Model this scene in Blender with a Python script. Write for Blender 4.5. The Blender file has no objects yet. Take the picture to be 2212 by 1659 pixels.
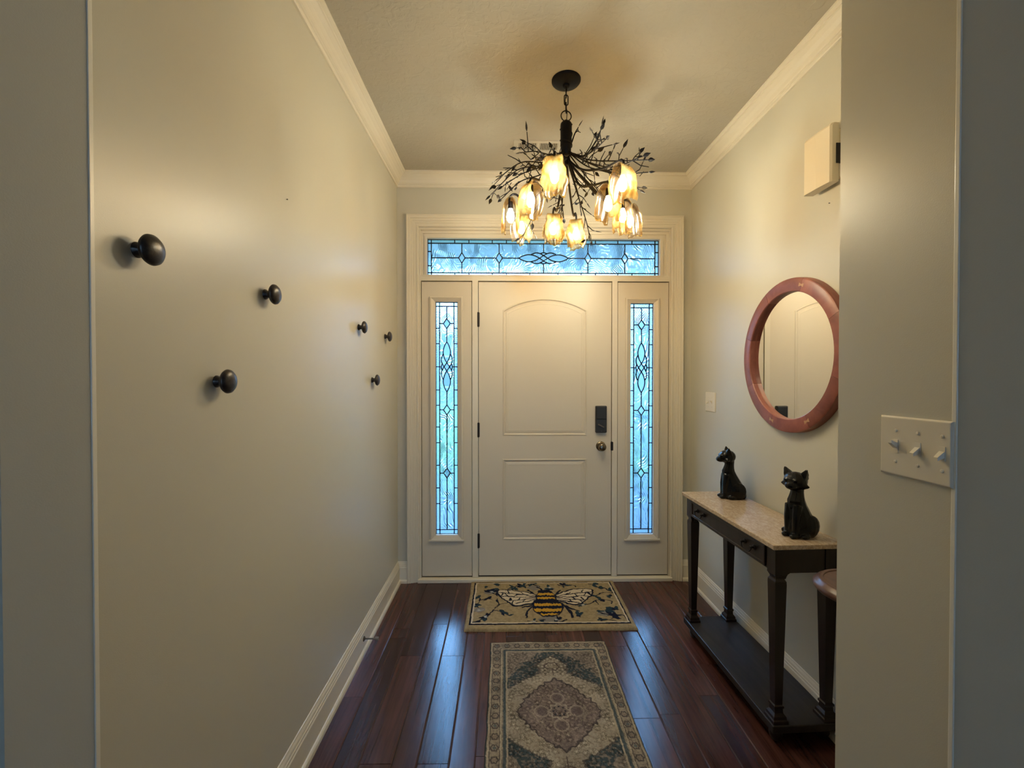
import bpy, bmesh, math, random
import numpy as np
from mathutils import Vector, Matrix, geometry

IN = 0.0254
SC = bpy.context.scene
COL = SC.collection
random.seed(7)
R = math.radians
H = 55.2            # lens height (inches); all builder coordinates below are inches, X right, Y into the hall, Z up

# ------------------------------------------------------------------ camera
cam_d = bpy.data.cameras.new('camera')
cam = bpy.data.objects.new('camera', cam_d)
COL.objects.link(cam)
cam_d.sensor_width = 36.0
cam_d.lens = 36.0 * 935.0 / 2212.0
cam_d.clip_start = 0.02
cam.location = (0, 0, H * IN)
cam.rotation_euler = (R(90 - 0.68), 0, R(-1.0))
SC.camera = cam

# ------------------------------------------------------------------ world, exposure
world = bpy.data.worlds.new('sky')
SC.world = world
world.use_nodes = True
wn = world.node_tree
wn.nodes.clear()
w_out = wn.nodes.new('ShaderNodeOutputWorld')
w_bg = wn.nodes.new('ShaderNodeBackground')
w_tc = wn.nodes.new('ShaderNodeTexCoord')
w_sep = wn.nodes.new('ShaderNodeSeparateXYZ')
w_ramp = wn.nodes.new('ShaderNodeValToRGB')
w_ramp.color_ramp.elements[0].position = 0.0
w_ramp.color_ramp.elements[0].color = (0.16, 0.25, 0.36, 1)
w_ramp.color_ramp.elements[1].position = 0.8
w_ramp.color_ramp.elements[1].color = (0.36, 0.62, 1.0, 1)
w_bg.inputs['Strength'].default_value = 15.0
wn.links.new(w_tc.outputs['Generated'], w_sep.inputs[0])
wn.links.new(w_sep.outputs['Z'], w_ramp.inputs[0])
wn.links.new(w_ramp.outputs[0], w_bg.inputs['Color'])
wn.links.new(w_bg.outputs[0], w_out.inputs['Surface'])

BULB_STRENGTH = 165.0
SC.view_settings.view_transform = 'Standard'
SC.view_settings.look = 'None'
SC.view_settings.gamma = 1.0
SC.view_settings.use_curve_mapping = False
SC.view_settings.exposure = 1.0


# ------------------------------------------------------------------ materials
def new_mat(name):
    m = bpy.data.materials.new(name)
    m.use_nodes = True
    nt = m.node_tree
    b = nt.nodes.get('Principled BSDF')
    return m, nt, b


def set_in(b, name, v):
    if name in b.inputs:
        b.inputs[name].default_value = v


def add_bump(nt, b, scale=200.0, strength=0.15, detail=3.0, dist=0.002, stretch=None, coord='Object'):
    tc = nt.nodes.new('ShaderNodeTexCoord')
    nz = nt.nodes.new('ShaderNodeTexNoise')
    nz.inputs['Scale'].default_value = scale
    nz.inputs['Detail'].default_value = detail
    src = tc.outputs[coord]
    if stretch:
        mp = nt.nodes.new('ShaderNodeMapping')
        mp.inputs['Scale'].default_value = stretch
        nt.links.new(src, mp.inputs[0])
        src = mp.outputs[0]
    nt.links.new(src, nz.inputs['Vector'])
    bp = nt.nodes.new('ShaderNodeBump')
    bp.inputs['Strength'].default_value = strength
    bp.inputs['Distance'].default_value = dist
    nt.links.new(nz.outputs['Fac'], bp.inputs['Height'])
    nt.links.new(bp.outputs[0], b.inputs['Normal'])
    return nz, bp


def simple(name, col, rough=0.5, metal=0.0, bump=None, spec=0.5):
    m, nt, b = new_mat(name)
    b.inputs['Base Color'].default_value = (*col, 1)
    b.inputs['Roughness'].default_value = rough
    b.inputs['Metallic'].default_value = metal
    set_in(b, 'Specular IOR Level', spec)
    if bump:
        add_bump(nt, b, *bump)
    return m


M = {}
M['wall'] = simple('satin_wall_paint', (0.59, 0.57, 0.485), 0.34, 0, (420.0, 0.12, 2.0, 0.0012), 0.5)
M['trim'] = simple('cream_trim_paint', (0.74, 0.69, 0.58), 0.33, 0, (60.0, 0.04, 2.0, 0.001))
M['door'] = simple('cream_door_paint', (0.68, 0.62, 0.51), 0.42, 0, (700.0, 0.08, 2.0, 0.0006))
M['vent'] = simple('beige_register_enamel', (0.52, 0.49, 0.42), 0.5)
M['bead'] = simple('corner_bead_painted_highlight', (0.80, 0.78, 0.70), 0.3)  # paler than the wall: bright edge line of the corners painted into the colour
M['black_metal'] = simple('dark_bronze_metal', (0.0035, 0.003, 0.0045), 0.5, 0.0, (90.0, 0.3, 3.0, 0.002), 0.18)
M['hardware'] = simple('oil_rubbed_bronze', (0.018, 0.016, 0.018), 0.35, 0.5)
M['lock'] = simple('charcoal_lock_shell', (0.020, 0.022, 0.026), 0.42)
M['lock_light'] = simple('grey_lock_lever', (0.09, 0.08, 0.075), 0.4)
M['nickel'] = simple('antique_nickel', (0.20, 0.17, 0.13), 0.25, 0.95)
M['plate'] = simple('ivory_switch_plastic', (0.78, 0.73, 0.62), 0.28)
M['chime'] = simple('cream_chime_plastic', (0.80, 0.72, 0.56), 0.4)
M['chime_dark'] = simple('chime_slot_shadow', (0.01, 0.01, 0.012), 0.7)
M['cat'] = simple('black_glazed_ceramic', (0.0025, 0.003, 0.0045), 0.24, 0, (40.0, 0.1, 2.0, 0.002), 0.3)
M['lead'] = simple('lead_came', (0.015, 0.017, 0.022), 0.5, 0.4)
M['weather'] = simple('brown_weatherstrip', (0.035, 0.022, 0.016), 0.7)
M['rubber'] = simple('grey_rubber', (0.20, 0.19, 0.18), 0.6)
M['steel'] = simple('brushed_steel', (0.22, 0.20, 0.17), 0.3, 0.9)
M['cartouche'] = simple('dark_void', (0.008, 0.008, 0.009), 0.8)
M['soffit'] = simple('porch_soffit_paint', (0.62, 0.62, 0.60), 0.7)
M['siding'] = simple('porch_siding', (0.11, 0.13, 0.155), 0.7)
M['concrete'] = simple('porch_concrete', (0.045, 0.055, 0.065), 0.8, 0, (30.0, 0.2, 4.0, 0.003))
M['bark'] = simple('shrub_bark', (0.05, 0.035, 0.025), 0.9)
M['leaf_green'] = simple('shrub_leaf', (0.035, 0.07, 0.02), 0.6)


def mk_ceiling():
    m, nt, b = new_mat('knockdown_ceiling_texture')
    b.inputs['Base Color'].default_value = (0.45, 0.42, 0.355, 1)
    b.inputs['Roughness'].default_value = 0.75
    tc = nt.nodes.new('ShaderNodeTexCoord')
    nz = nt.nodes.new('ShaderNodeTexNoise')
    nz.inputs['Scale'].default_value = 26
    nz.inputs['Detail'].default_value = 6
    nz.inputs['Distortion'].default_value = 1.2
    rp = nt.nodes.new('ShaderNodeValToRGB')
    rp.color_ramp.elements[0].position = 0.46
    rp.color_ramp.elements[1].position = 0.58
    bp = nt.nodes.new('ShaderNodeBump')
    bp.inputs['Strength'].default_value = 0.35
    bp.inputs['Distance'].default_value = 0.003
    nt.links.new(tc.outputs['Object'], nz.inputs['Vector'])
    nt.links.new(nz.outputs['Fac'], rp.inputs[0])
    nt.links.new(rp.outputs[0], bp.inputs['Height'])
    nt.links.new(bp.outputs[0], b.inputs['Normal'])
    return m


M['ceiling'] = mk_ceiling()


def mk_wood(name, c_dark, c_light, rough, spec=0.5, stretch=(18, 0.9, 18), rand=True, bump=0.25, coat=0.0, rr=(0.0, 1.0), hue_rand=0.0):
    m, nt, b = new_mat(name)
    tc = nt.nodes.new('ShaderNodeTexCoord')
    mp = nt.nodes.new('ShaderNodeMapping')
    mp.inputs['Scale'].default_value = stretch
    oi = nt.nodes.new('ShaderNodeObjectInfo')
    ml = nt.nodes.new('ShaderNodeVectorMath')
    ml.operation = 'MULTIPLY_ADD'
    cmb = nt.nodes.new('ShaderNodeCombineXYZ')
    for i in range(3):
        nt.links.new(oi.outputs['Random'], cmb.inputs[i])
    ml.inputs[1].default_value = (37.0, 91.0, 53.0)
    nt.links.new(cmb.outputs[0], ml.inputs[0])
    nt.links.new(tc.outputs['Object'], ml.inputs[2])
    nt.links.new(ml.outputs[0], mp.inputs[0])
    nz = nt.nodes.new('ShaderNodeTexNoise')
    nz.inputs['Scale'].default_value = 3.0
    nz.inputs['Detail'].default_value = 7
    nz.inputs['Roughness'].default_value = 0.62
    nz.inputs['Distortion'].default_value = 0.6
    nt.links.new(mp.outputs[0], nz.inputs['Vector'])
    rp = nt.nodes.new('ShaderNodeValToRGB')
    rp.color_ramp.elements[0].position = 0.34
    rp.color_ramp.elements[0].color = (*c_dark, 1)
    rp.color_ramp.elements[1].position = 0.70
    rp.color_ramp.elements[1].color = (*c_light, 1)
    nt.links.new(nz.outputs['Fac'], rp.inputs[0])
    col = rp.outputs[0]
    if rand:
        hs = nt.nodes.new('ShaderNodeHueSaturation')
        mr = nt.nodes.new('ShaderNodeMapRange')
        mr.inputs['To Min'].default_value = 0.62
        mr.inputs['To Max'].default_value = 1.45
        nt.links.new(oi.outputs['Random'], mr.inputs['Value'])
        nt.links.new(mr.outputs[0], hs.inputs['Value'])
        nt.links.new(col, hs.inputs['Color'])
        col = hs.outputs[0]
    nt.links.new(col, b.inputs['Base Color'])
    b.inputs['Roughness'].default_value = rough
    set_in(b, 'Specular IOR Level', spec)
    set_in(b, 'Coat Weight', coat)
    bp = nt.nodes.new('ShaderNodeBump')
    bp.inputs['Strength'].default_value = bump
    bp.inputs['Distance'].default_value = 0.0012
    nt.links.new(nz.outputs['Fac'], bp.inputs['Height'])
    nt.links.new(bp.outputs[0], b.inputs['Normal'])
    return m


M['floor'] = mk_wood('hand_scraped_mahogany_floor', (0.034, 0.012, 0.010), (0.105, 0.041, 0.031), 0.22, 0.55, (14, 0.7, 14), True, 0.22)
M['subfloor'] = simple('dark_floor_joint', (0.012, 0.006, 0.005), 0.6)
M['table_wood'] = mk_wood('dark_walnut_stain', (0.008, 0.004, 0.004), (0.022, 0.011, 0.010), 0.33, 0.5, (10, 10, 1.2), False, 0.08)
M['shelf_wood'] = mk_wood('worn_dark_shelf', (0.014, 0.011, 0.010), (0.032, 0.026, 0.022), 0.45, 0.4, (10, 1.2, 10), False, 0.08)
M['stand_wood'] = mk_wood('reddish_oak_stain', (0.07, 0.032, 0.024), (0.15, 0.075, 0.055), 0.3, 0.5, (10, 3, 10), False, 0.08)
M['frame_wood'] = mk_wood('cherry_mirror_wood', (0.20, 0.058, 0.045), (0.36, 0.12, 0.085), 0.36, 0.5, (12, 3, 3), True, 0.06)
M['key_wood'] = mk_wood('pale_maple_key', (0.45, 0.25, 0.12), (0.55, 0.32, 0.17), 0.4, 0.5, (8, 3, 3), False, 0.05)
M['knob_wood'] = mk_wood('ebonised_knob', (0.012, 0.010, 0.012), (0.040, 0.032, 0.030), 0.30, 0.5, (40, 40, 8), False, 0.25)
for mt_, a_, c_ in (('frame_wood', 0.8, 1.22),):
    for n_ in M[mt_].node_tree.nodes:
        if n_.type == 'MAP_RANGE':
            n_.inputs['To Min'].default_value = a_
            n_.inputs['To Max'].default_value = c_


def mk_marble():
    m, nt, b = new_mat('polished_beige_marble')
    tc = nt.nodes.new('ShaderNodeTexCoord')
    mp = nt.nodes.new('ShaderNodeMapping')
    mp.inputs['Scale'].default_value = (1.0, 0.38, 1.0)
    mp.inputs['Rotation'].default_value = (0, 0, 0.5)
    nt.links.new(tc.outputs['Object'], mp.inputs[0])
    n1 = nt.nodes.new('ShaderNodeTexNoise')
    n1.inputs['Scale'].default_value = 110
    n1.inputs['Detail'].default_value = 9
    n1.inputs['Roughness'].default_value = 0.68
    n1.inputs['Distortion'].default_value = 0.9
    nt.links.new(mp.outputs[0], n1.inputs['Vector'])
    rp = nt.nodes.new('ShaderNodeValToRGB')
    e = rp.color_ramp.elements
    e[0].position = 0.30
    e[0].color = (0.36, 0.28, 0.22, 1)
    e[1].position = 0.62
    e[1].color = (0.62, 0.50, 0.37, 1)
    e2 = e.new(0.44)
    e2.color = (0.45, 0.33, 0.22, 1)
    nt.links.new(n1.outputs['Fac'], rp.inputs[0])
    nt.links.new(rp.outputs[0], b.inputs['Base Color'])
    b.inputs['Roughness'].default_value = 0.12
    return m


M['marble'] = mk_marble()


def mk_vcol(name, rough, bump_scale, bump_str):
    m, nt, b = new_mat(name)
    at = nt.nodes.new('ShaderNodeAttribute')
    at.attribute_name = 'Col'
    nz, bp = add_bump(nt, b, bump_scale, bump_str, 3.0, 0.004)
    mx = nt.nodes.new('ShaderNodeMix')
    mx.data_type = 'RGBA'
    mx.blend_type = 'MULTIPLY'
    mx.inputs[0].default_value = 0.55
    rp = nt.nodes.new('ShaderNodeValToRGB')
    rp.color_ramp.elements[0].position = 0.3
    rp.color_ramp.elements[0].color = (0.45, 0.45, 0.45, 1)
    rp.color_ramp.elements[1].position = 0.62
    rp.color_ramp.elements[1].color = (1.2, 1.2, 1.2, 1)
    nt.links.new(nz.outputs['Fac'], rp.inputs[0])
    nt.links.new(at.outputs['Color'], mx.inputs[6])
    nt.links.new(rp.outputs[0], mx.inputs[7])
    nt.links.new(mx.outputs[2], b.inputs['Base Color'])
    b.inputs['Roughness'].default_value = rough
    set_in(b, 'Specular IOR Level', 0.12)
    return m


M['mat_pile'] = mk_vcol('hooked_wool_pile', 0.95, 320.0, 0.7)
M['rug_pile'] = mk_vcol('flat_woven_rug', 0.95, 420.0, 0.35)


def mk_glass(name, kind):
    m = bpy.data.materials.new(name)
    m.use_nodes = True
    nt = m.node_tree
    nt.nodes.clear()
    out = nt.nodes.new('ShaderNodeOutputMaterial')
    mix = nt.nodes.new('ShaderNodeMixShader')
    tr = nt.nodes.new('ShaderNodeBsdfTransparent')
    gl = nt.nodes.new('ShaderNodeBsdfGlass')
    gl.inputs['IOR'].default_value = 1.45
    tint = (0.66, 0.86, 0.98, 1)
    tr.inputs['Color'].default_value = tint
    gl.inputs['Color'].default_value = (0.78, 0.91, 0.99, 1)
    mix.inputs[0].default_value = 0.62
    tc = nt.nodes.new('ShaderNodeTexCoord')
    bp = nt.nodes.new('ShaderNodeBump')
    if kind == 'swirl':
        mp = nt.nodes.new('ShaderNodeMapping')
        mp.inputs['Scale'].default_value = (1.0, 1.0, 0.8)
        wv = nt.nodes.new('ShaderNodeTexWave')
        wv.wave_profile = 'SIN'
        wv.bands_direction = 'X'
        wv.inputs['Scale'].default_value = 15.0
        wv.inputs['Distortion'].default_value = 0.0
        nz = nt.nodes.new('ShaderNodeTexNoise')
        nz.inputs['Scale'].default_value = 6.0
        nz.inputs['Detail'].default_value = 1.5
        sub = nt.nodes.new('ShaderNodeVectorMath')
        sub.operation = 'MULTIPLY_ADD'
        sub.inputs[1].default_value = (0.42, 0.42, 0.42)
        nt.links.new(tc.outputs['Object'], mp.inputs[0])
        nt.links.new(mp.outputs[0], nz.inputs['Vector'])
        nt.links.new(nz.outputs['Color'], sub.inputs[0])
        nt.links.new(mp.outputs[0], sub.inputs[2])
        nt.links.new(sub.outputs[0], wv.inputs['Vector'])
        nt.links.new(wv.outputs['Fac'], bp.inputs['Height'])
        bp.inputs['Strength'].default_value = 1.0
        bp.inputs['Distance'].default_value = 0.004
        gl.inputs['Roughness'].default_value = 0.0
        mix.inputs[0].default_value = 0.8
    elif kind == 'hammer':
        nz = nt.nodes.new('ShaderNodeTexNoise')
        nz.inputs['Scale'].default_value = 160.0
        nz.inputs['Detail'].default_value = 2
        nt.links.new(tc.outputs['Object'], nz.inputs['Vector'])
        nt.links.new(nz.outputs['Fac'], bp.inputs['Height'])
        bp.inputs['Strength'].default_value = 0.9
        bp.inputs['Distance'].default_value = 0.003
        gl.inputs['Roughness'].default_value = 0.05
    else:
        nz = nt.nodes.new('ShaderNodeTexNoise')
        nz.inputs['Scale'].default_value = 8.0
        nt.links.new(tc.outputs['Object'], nz.inputs['Vector'])
        nt.links.new(nz.outputs['Fac'], bp.inputs['Height'])
        bp.inputs['Strength'].default_value = 0.3
        bp.inputs['Distance'].default_value = 0.003
        gl.inputs['Roughness'].default_value = 0.0
    nt.links.new(bp.outputs[0], gl.inputs['Normal'])
    nt.links.new(tr.outputs[0], mix.inputs[1])
    nt.links.new(gl.outputs[0], mix.inputs[2])
    nt.links.new(mix.outputs[0], out.inputs['Surface'])
    return m


M['glass_swirl'] = mk_glass('baroque_swirl_glass', 'swirl')
M['glass_hammer'] = mk_glass('hammered_clear_glass', 'hammer')
M['glass_bevel'] = mk_glass('clear_bevelled_glass', 'bevel')


def mk_shade():
    m = bpy.data.materials.new('amber_art_glass')
    m.use_nodes = True
    nt = m.node_tree
    nt.nodes.clear()
    out = nt.nodes.new('ShaderNodeOutputMaterial')
    tc = nt.nodes.new('ShaderNodeTexCoord')
    nz = nt.nodes.new('ShaderNodeTexNoise')
    nz.inputs['Scale'].default_value = 13
    nz.inputs['Detail'].default_value = 4
    nz.inputs['Distortion'].default_value = 2.5
    rp = nt.nodes.new('ShaderNodeValToRGB')
    rp.color_ramp.elements[0].position = 0.36
    rp.color_ramp.elements[0].color = (0.80, 0.58, 0.27, 1)
    rp.color_ramp.elements[1].position = 0.56
    rp.color_ramp.elements[1].color = (0.96, 0.84, 0.58, 1)
    nt.links.new(tc.outputs['Object'], nz.inputs['Vector'])
    nt.links.new(nz.outputs['Fac'], rp.inputs[0])
    tl = nt.nodes.new('ShaderNodeBsdfTranslucent')
    tp = nt.nodes.new('ShaderNodeBsdfTransparent')
    gs = nt.nodes.new('ShaderNodeBsdfGlossy')
    gs.inputs['Roughness'].default_value = 0.35
    gs.inputs['Color'].default_value = (0.9, 0.9, 0.9, 1)
    nt.links.new(rp.outputs[0], tl.inputs['Color'])
    dm = nt.nodes.new('ShaderNodeMix')
    dm.data_type = 'RGBA'
    dm.blend_type = 'MULTIPLY'
    dm.inputs[0].default_value = 1.0
    dm.inputs[7].default_value = (0.66, 0.62, 0.55, 1)
    nt.links.new(rp.outputs[0], dm.inputs[6])
    nt.links.new(dm.outputs[2], tp.inputs['Color'])
    m1 = nt.nodes.new('ShaderNodeMixShader')
    m1.inputs[0].default_value = 0.952
    m2 = nt.nodes.new('ShaderNodeMixShader')
    m2.inputs[0].default_value = 0.02
    nt.links.new(tl.outputs[0], m1.inputs[1])
    nt.links.new(tp.outputs[0], m1.inputs[2])
    nt.links.new(m1.outputs[0], m2.inputs[1])
    nt.links.new(gs.outputs[0], m2.inputs[2])
    nt.links.new(m2.outputs[0], out.inputs['Surface'])
    return m


M['shade'] = mk_shade()


def mk_emit(name, col, s):
    m = bpy.data.materials.new(name)
    m.use_nodes = True
    nt = m.node_tree
    nt.nodes.clear()
    out = nt.nodes.new('ShaderNodeOutputMaterial')
    em = nt.nodes.new('ShaderNodeEmission')
    em.inputs['Color'].default_value = (*col, 1)
    em.inputs['Strength'].default_value = s
    nt.links.new(em.outputs[0], out.inputs['Surface'])
    return m


M['bulb'] = mk_emit('warm_glowing_bulb', (1.0, 0.93, 0.69), BULB_STRENGTH)


def mk_mirror():
    m, nt, b = new_mat('mirror_silvering')
    b.inputs['Base Color'].default_value = (0.93, 0.93, 0.91, 1)
    b.inputs['Metallic'].default_value = 1.0
    b.inputs['Roughness'].default_value = 0.0
    return m


M['mirror'] = mk_mirror()


def mk_lawn():
    m, nt, b = new_mat('mown_lawn')
    nz, bp = add_bump(nt, b, 8.0, 0.4, 6.0, 0.03)
    rp = nt.nodes.new('ShaderNodeValToRGB')
    rp.color_ramp.elements[0].color = (0.025, 0.05, 0.012, 1)
    rp.color_ramp.elements[1].color = (0.08, 0.13, 0.035, 1)
    nt.links.new(nz.outputs['Fac'], rp.inputs[0])
    nt.links.new(rp.outputs[0], b.inputs['Base Color'])
    b.inputs['Roughness'].default_value = 0.9
    return m


M['lawn'] = mk_lawn()


# ------------------------------------------------------------------ mesh helpers (inches)
def world_loc(o):
    v = Vector((0, 0, 0))
    while o is not None:
        v += o.location
        o = o.parent
    return v


class MB:
    def __init__(s):
        s.v = []
        s.f = []

    def add(s, vs, fs):
        n = len(s.v)
        s.v.extend([tuple(p) for p in vs])
        s.f.extend([tuple(i + n for i in q) for q in fs])
        return s

    def box(s, x0, y0, z0, x1, y1, z1, c=0.0):
        if c <= 0:
            vs = [(x0, y0, z0), (x1, y0, z0), (x1, y1, z0), (x0, y1, z0), (x0, y0, z1), (x1, y0, z1), (x1, y1, z1), (x0, y1, z1)]
            fs = [(0, 3, 2, 1), (4, 5, 6, 7), (0, 1, 5, 4), (1, 2, 6, 5), (2, 3, 7, 6), (3, 0, 4, 7)]
            return s.add(vs, fs)
        bm = bmesh.new()
        bmesh.ops.create_cube(bm, size=1.0)
        for v in bm.verts:
            v.co.x = x0 + (v.co.x + .5) * (x1 - x0)
            v.co.y = y0 + (v.co.y + .5) * (y1 - y0)
            v.co.z = z0 + (v.co.z + .5) * (z1 - z0)
        bmesh.ops.bevel(bm, geom=list(bm.edges), offset=c, segments=2, affect='EDGES', profile=0.5)
        return s.bm(bm)

    def bm(s, bm):
        bm.verts.index_update()
        s.add([v.co[:] for v in bm.verts], [[v.index for v in f.verts] for f in bm.faces])
        bm.free()
        return s

    def loops(s, ls, closed_u=True, cap0=False, cap1=False, closed_v=False):
        n = len(ls[0])
        vs = [p for l in ls for p in l]
        fs = []
        m = len(ls)
        for a in range(m if closed_v else m - 1):
            b = (a + 1) % m
            for i in range(n if closed_u else n - 1):
                j = (i + 1) % n
                fs.append((a * n + i, a * n + j, b * n + j, b * n + i))
        if cap0:
            fs.append(tuple(range(n))[::-1])
        if cap1:
            fs.append(tuple((m - 1) * n + i for i in range(n)))
        return s.add(vs, fs)

    def prism(s, pts, z0, z1):
        return s.loops([[(x, y, z0) for x, y in pts], [(x, y, z1) for x, y in pts]], True, True, True)

    def lathe(s, prof, n=24, mat=None):
        ls = []
        for r, z in prof:
            ls.append([(r * math.cos(2 * math.pi * i / n), r * math.sin(2 * math.pi * i / n), z) for i in range(n)])
        if mat is not None:
            ls = [[(mat @ Vector(p))[:] for p in l] for l in ls]
        return s.loops(ls, True, True, True)

    def tube(s, pts, rad, n=8, cap=True):
        pts = [Vector(p) for p in pts]
        if not isinstance(rad, (list, tuple)):
            rad = [rad] * len(pts)
        t0 = (pts[1] - pts[0]).normalized()
        a = t0.orthogonal().normalized()
        ls = []
        for i, p in enumerate(pts):
            if i == 0:
                t = pts[1] - pts[0]
            elif i == len(pts) - 1:
                t = pts[-1] - pts[-2]
            else:
                t = pts[i + 1] - pts[i - 1]
            t.normalize()
            a = (a - t * a.dot(t))
            if a.length < 1e-6:
                a = t.orthogonal()
            a.normalize()
            b = t.cross(a)
            ls.append([(p + (a * math.cos(2 * math.pi * k / n) + b * math.sin(2 * math.pi * k / n)) * rad[i])[:] for k in range(n)])
        return s.loops(ls, True, cap, cap)

    def ellipsoid(s, c, r, n=14, m=9, rot=None):
        ls = []
        for j in range(1, m):
            th = math.pi * j / m
            ls.append([(r[0] * math.sin(th) * math.cos(2 * math.pi * i / n), r[1] * math.sin(th) * math.sin(2 * math.pi * i / n), -r[2] * math.cos(th)) for i in range(n)])
        ls = [[0] * 0 or [(0.001 * r[0] * math.cos(2 * math.pi * i / n), 0.001 * r[1] * math.sin(2 * math.pi * i / n), -r[2]) for i in range(n)]] + ls + \
             [[(0.001 * r[0] * math.cos(2 * math.pi * i / n), 0.001 * r[1] * math.sin(2 * math.pi * i / n), r[2]) for i in range(n)]]
        c = Vector(c)
        ls = [[((rot @ Vector(p)) if rot else Vector(p)) + c for p in l] for l in ls]
        ls = [[p[:] for p in l] for l in ls]
        return s.loops(ls, True, True, True)

    def xf(s, mat):
        s.v = [(mat @ Vector(p))[:] for p in s.v]
        return s

    def mesh(s, name, off=Vector((0, 0, 0)), smooth=False, angle=None, fix=True):
        me = bpy.data.meshes.new(name)
        me.from_pydata([(x * IN - off.x, y * IN - off.y, z * IN - off.z) for x, y, z in s.v], [], s.f)
        if fix:
            bm = bmesh.new()
            bm.from_mesh(me)
            bmesh.ops.recalc_face_normals(bm, faces=bm.faces)
            bm.to_mesh(me)
            bm.free()
        if smooth:
            me.polygons.foreach_set('use_smooth', [True] * len(me.polygons))
            if angle:
                try:
                    me.set_sharp_from_angle(angle=R(angle))
                except Exception:
                    pass
        me.update()
        return me

    def build(s, name, mat, parent=None, local=False, smooth=False, angle=40, fix=True, label=None):
        off = Vector((0, 0, 0)) if local else world_loc(parent)
        me = s.mesh(name, off, smooth, angle, fix)
        me.materials.append(mat)
        o = bpy.data.objects.new(name, me)
        COL.objects.link(o)
        o.parent = parent
        if label:
            o['label'] = label
        return o


def empty(name, loc=(0, 0, 0), rz=0.0):
    o = bpy.data.objects.new(name, None)
    COL.objects.link(o)
    o.location = Vector(loc) * IN
    o.rotation_euler = (0, 0, rz)
    o.empty_display_size = 0.05
    return o


def tag(o, label, cat, group=None, kind=None):
    o['label'] = label
    o['category'] = cat
    if group:
        o['group'] = group
    if kind:
        o['kind'] = kind
    return o


def catmull(pts, n=6):
    P = [Vector(p) for p in pts]
    P = [P[0] * 2 - P[1]] + P + [P[-1] * 2 - P[-2]]
    out = []
    for i in range(1, len(P) - 2):
        for k in range(n):
            t = k / n
            a, b, c, d = P[i - 1], P[i], P[i + 1], P[i + 2]
            out.append(0.5 * ((2 * b) + (c - a) * t + (2 * a - 5 * b + 4 * c - d) * t * t + (3 * b - a - 3 * c + d) * t ** 3))
    out.append(P[-2])
    return out


# ------------------------------------------------------------------ room shell
D = 117.5
LW, RW, CE = -28.95, 51.0, 110.0
PIN, PN, PF = 30.45, 28.56, 38.94      # pier face, near edge, far edge

floor = tag(empty('floor', (0, 0, 0)), 'dark red brown hand scraped hardwood plank floor of the entry hall', 'floor', None, 'structure')
MB().box(-141, -261, -3.0, 141, 123.5, -0.12).build('subfloor', M['subfloor'], floor)


def plank(x0, x1, y0, y1):
    b = MB()
    c, dz = 0.16, 0.10
    g = 0.02
    x0 += g; x1 -= g; y0 += g; y1 -= g
    l0 = [(x0, y0, -0.12), (x1, y0, -0.12), (x1, y1, -0.12), (x0, y1, -0.12)]
    l1 = [(x0, y0, -dz), (x1, y0, -dz), (x1, y1, -dz), (x0, y1, -dz)]
    e = 0.035
    l2 = [(x0 + c, y0 + e, 0), (x1 - c, y0 + e, 0), (x1 - c, y1 - e, 0), (x0 + c, y1 - e, 0)]
    b.loops([l0, l1, l2], True, True, True)
    cx, cy = (x0 + x1) / 2, (y0 + y1) / 2
    o = bpy.data.objects.new('plank', b.mesh('plank', Vector((cx, cy, 0)) * IN))
    o.data.materials.append(M['floor'])
    o.location = Vector((cx, cy, 0)) * IN
    o.parent = floor
    COL.objects.link(o)


rows = [-29.4, -24.5, -20.9, -16.2, -12.6, -8.0, -4.35]
w = [4.75, 3.6]
k = 0
while rows[-1] < 53:
    rows.append(rows[-1] + w[k % 2])
    k += 1
known = {0: [74.9], 1: [92.0, 95.4], 2: [61.7, 86.0], 3: [96.9], 4: [61.6, 85.8], 5: [47.0, 93.0]}
rp_ = random.Random(21)
for i in range(len(rows) - 1):
    js = known.get(i)
    if js is None:
        js = []
        y = 20 + rp_.uniform(10, 34)
        while y < 110:
            js.append(y)
            y += rp_.uniform(16, 40)
    y0s = [14.0] + [j for j in js if j > 16] + [117.6]
    if y0s[1] - 14 > 48:
        y0s.insert(1, 14 + 24 + rp_.uniform(-6, 6))
    for a, b_ in zip(y0s[:-1], y0s[1:]):
        x1 = rows[i + 1]
        if rows[i] >= PIN + 0.5 and b_ < PN:
            continue
        plank(rows[i], x1, a, b_)
MB().box(-140, -260, -0.12, 140, 14.0, 0).build('plank', M['floor'], floor)['kind'] = 'stuff'

tag(MB().box(-141, -261, CE, 141, 124, CE + 4).build('ceiling', M['ceiling']), 'beige knockdown textured ceiling over the entry hall', 'ceiling', None, 'structure')

# left wall, ending in a slightly flared corner near the camera
wl = MB().prism([(LW, D + 6), (LW, 30.82), (-30.35, 26.55), (-140, 26.55), (-140, 31.5), (-34, 31.5), (-34, D + 6)], 0, CE).build('wall_left', M['wall'])
tag(wl, 'long sage beige painted wall carrying the round dark knobs', 'wall', None, 'structure')
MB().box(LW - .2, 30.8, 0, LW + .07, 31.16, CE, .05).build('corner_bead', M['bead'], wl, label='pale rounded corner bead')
wr = MB().box(RW, PF, 0, RW + 5, D + 6, CE).build('wall_right', M['wall'])
tag(wr, 'sage beige painted wall behind the console table and round mirror', 'wall', None, 'structure')
wp = MB().prism([(PIN, PF), (PIN, PN), (31.75, 25.4), (140, 25.4), (140, PF)], 0, CE).build('wall_near_right', M['wall'])
tag(wp, 'sage beige wall end with the three toggle switch plate', 'wall', None, 'structure')
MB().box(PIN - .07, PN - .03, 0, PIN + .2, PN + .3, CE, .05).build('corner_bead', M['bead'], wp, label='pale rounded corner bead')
DX0, DX1, DZ1 = -23.4, 45.8, 96.0
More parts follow.
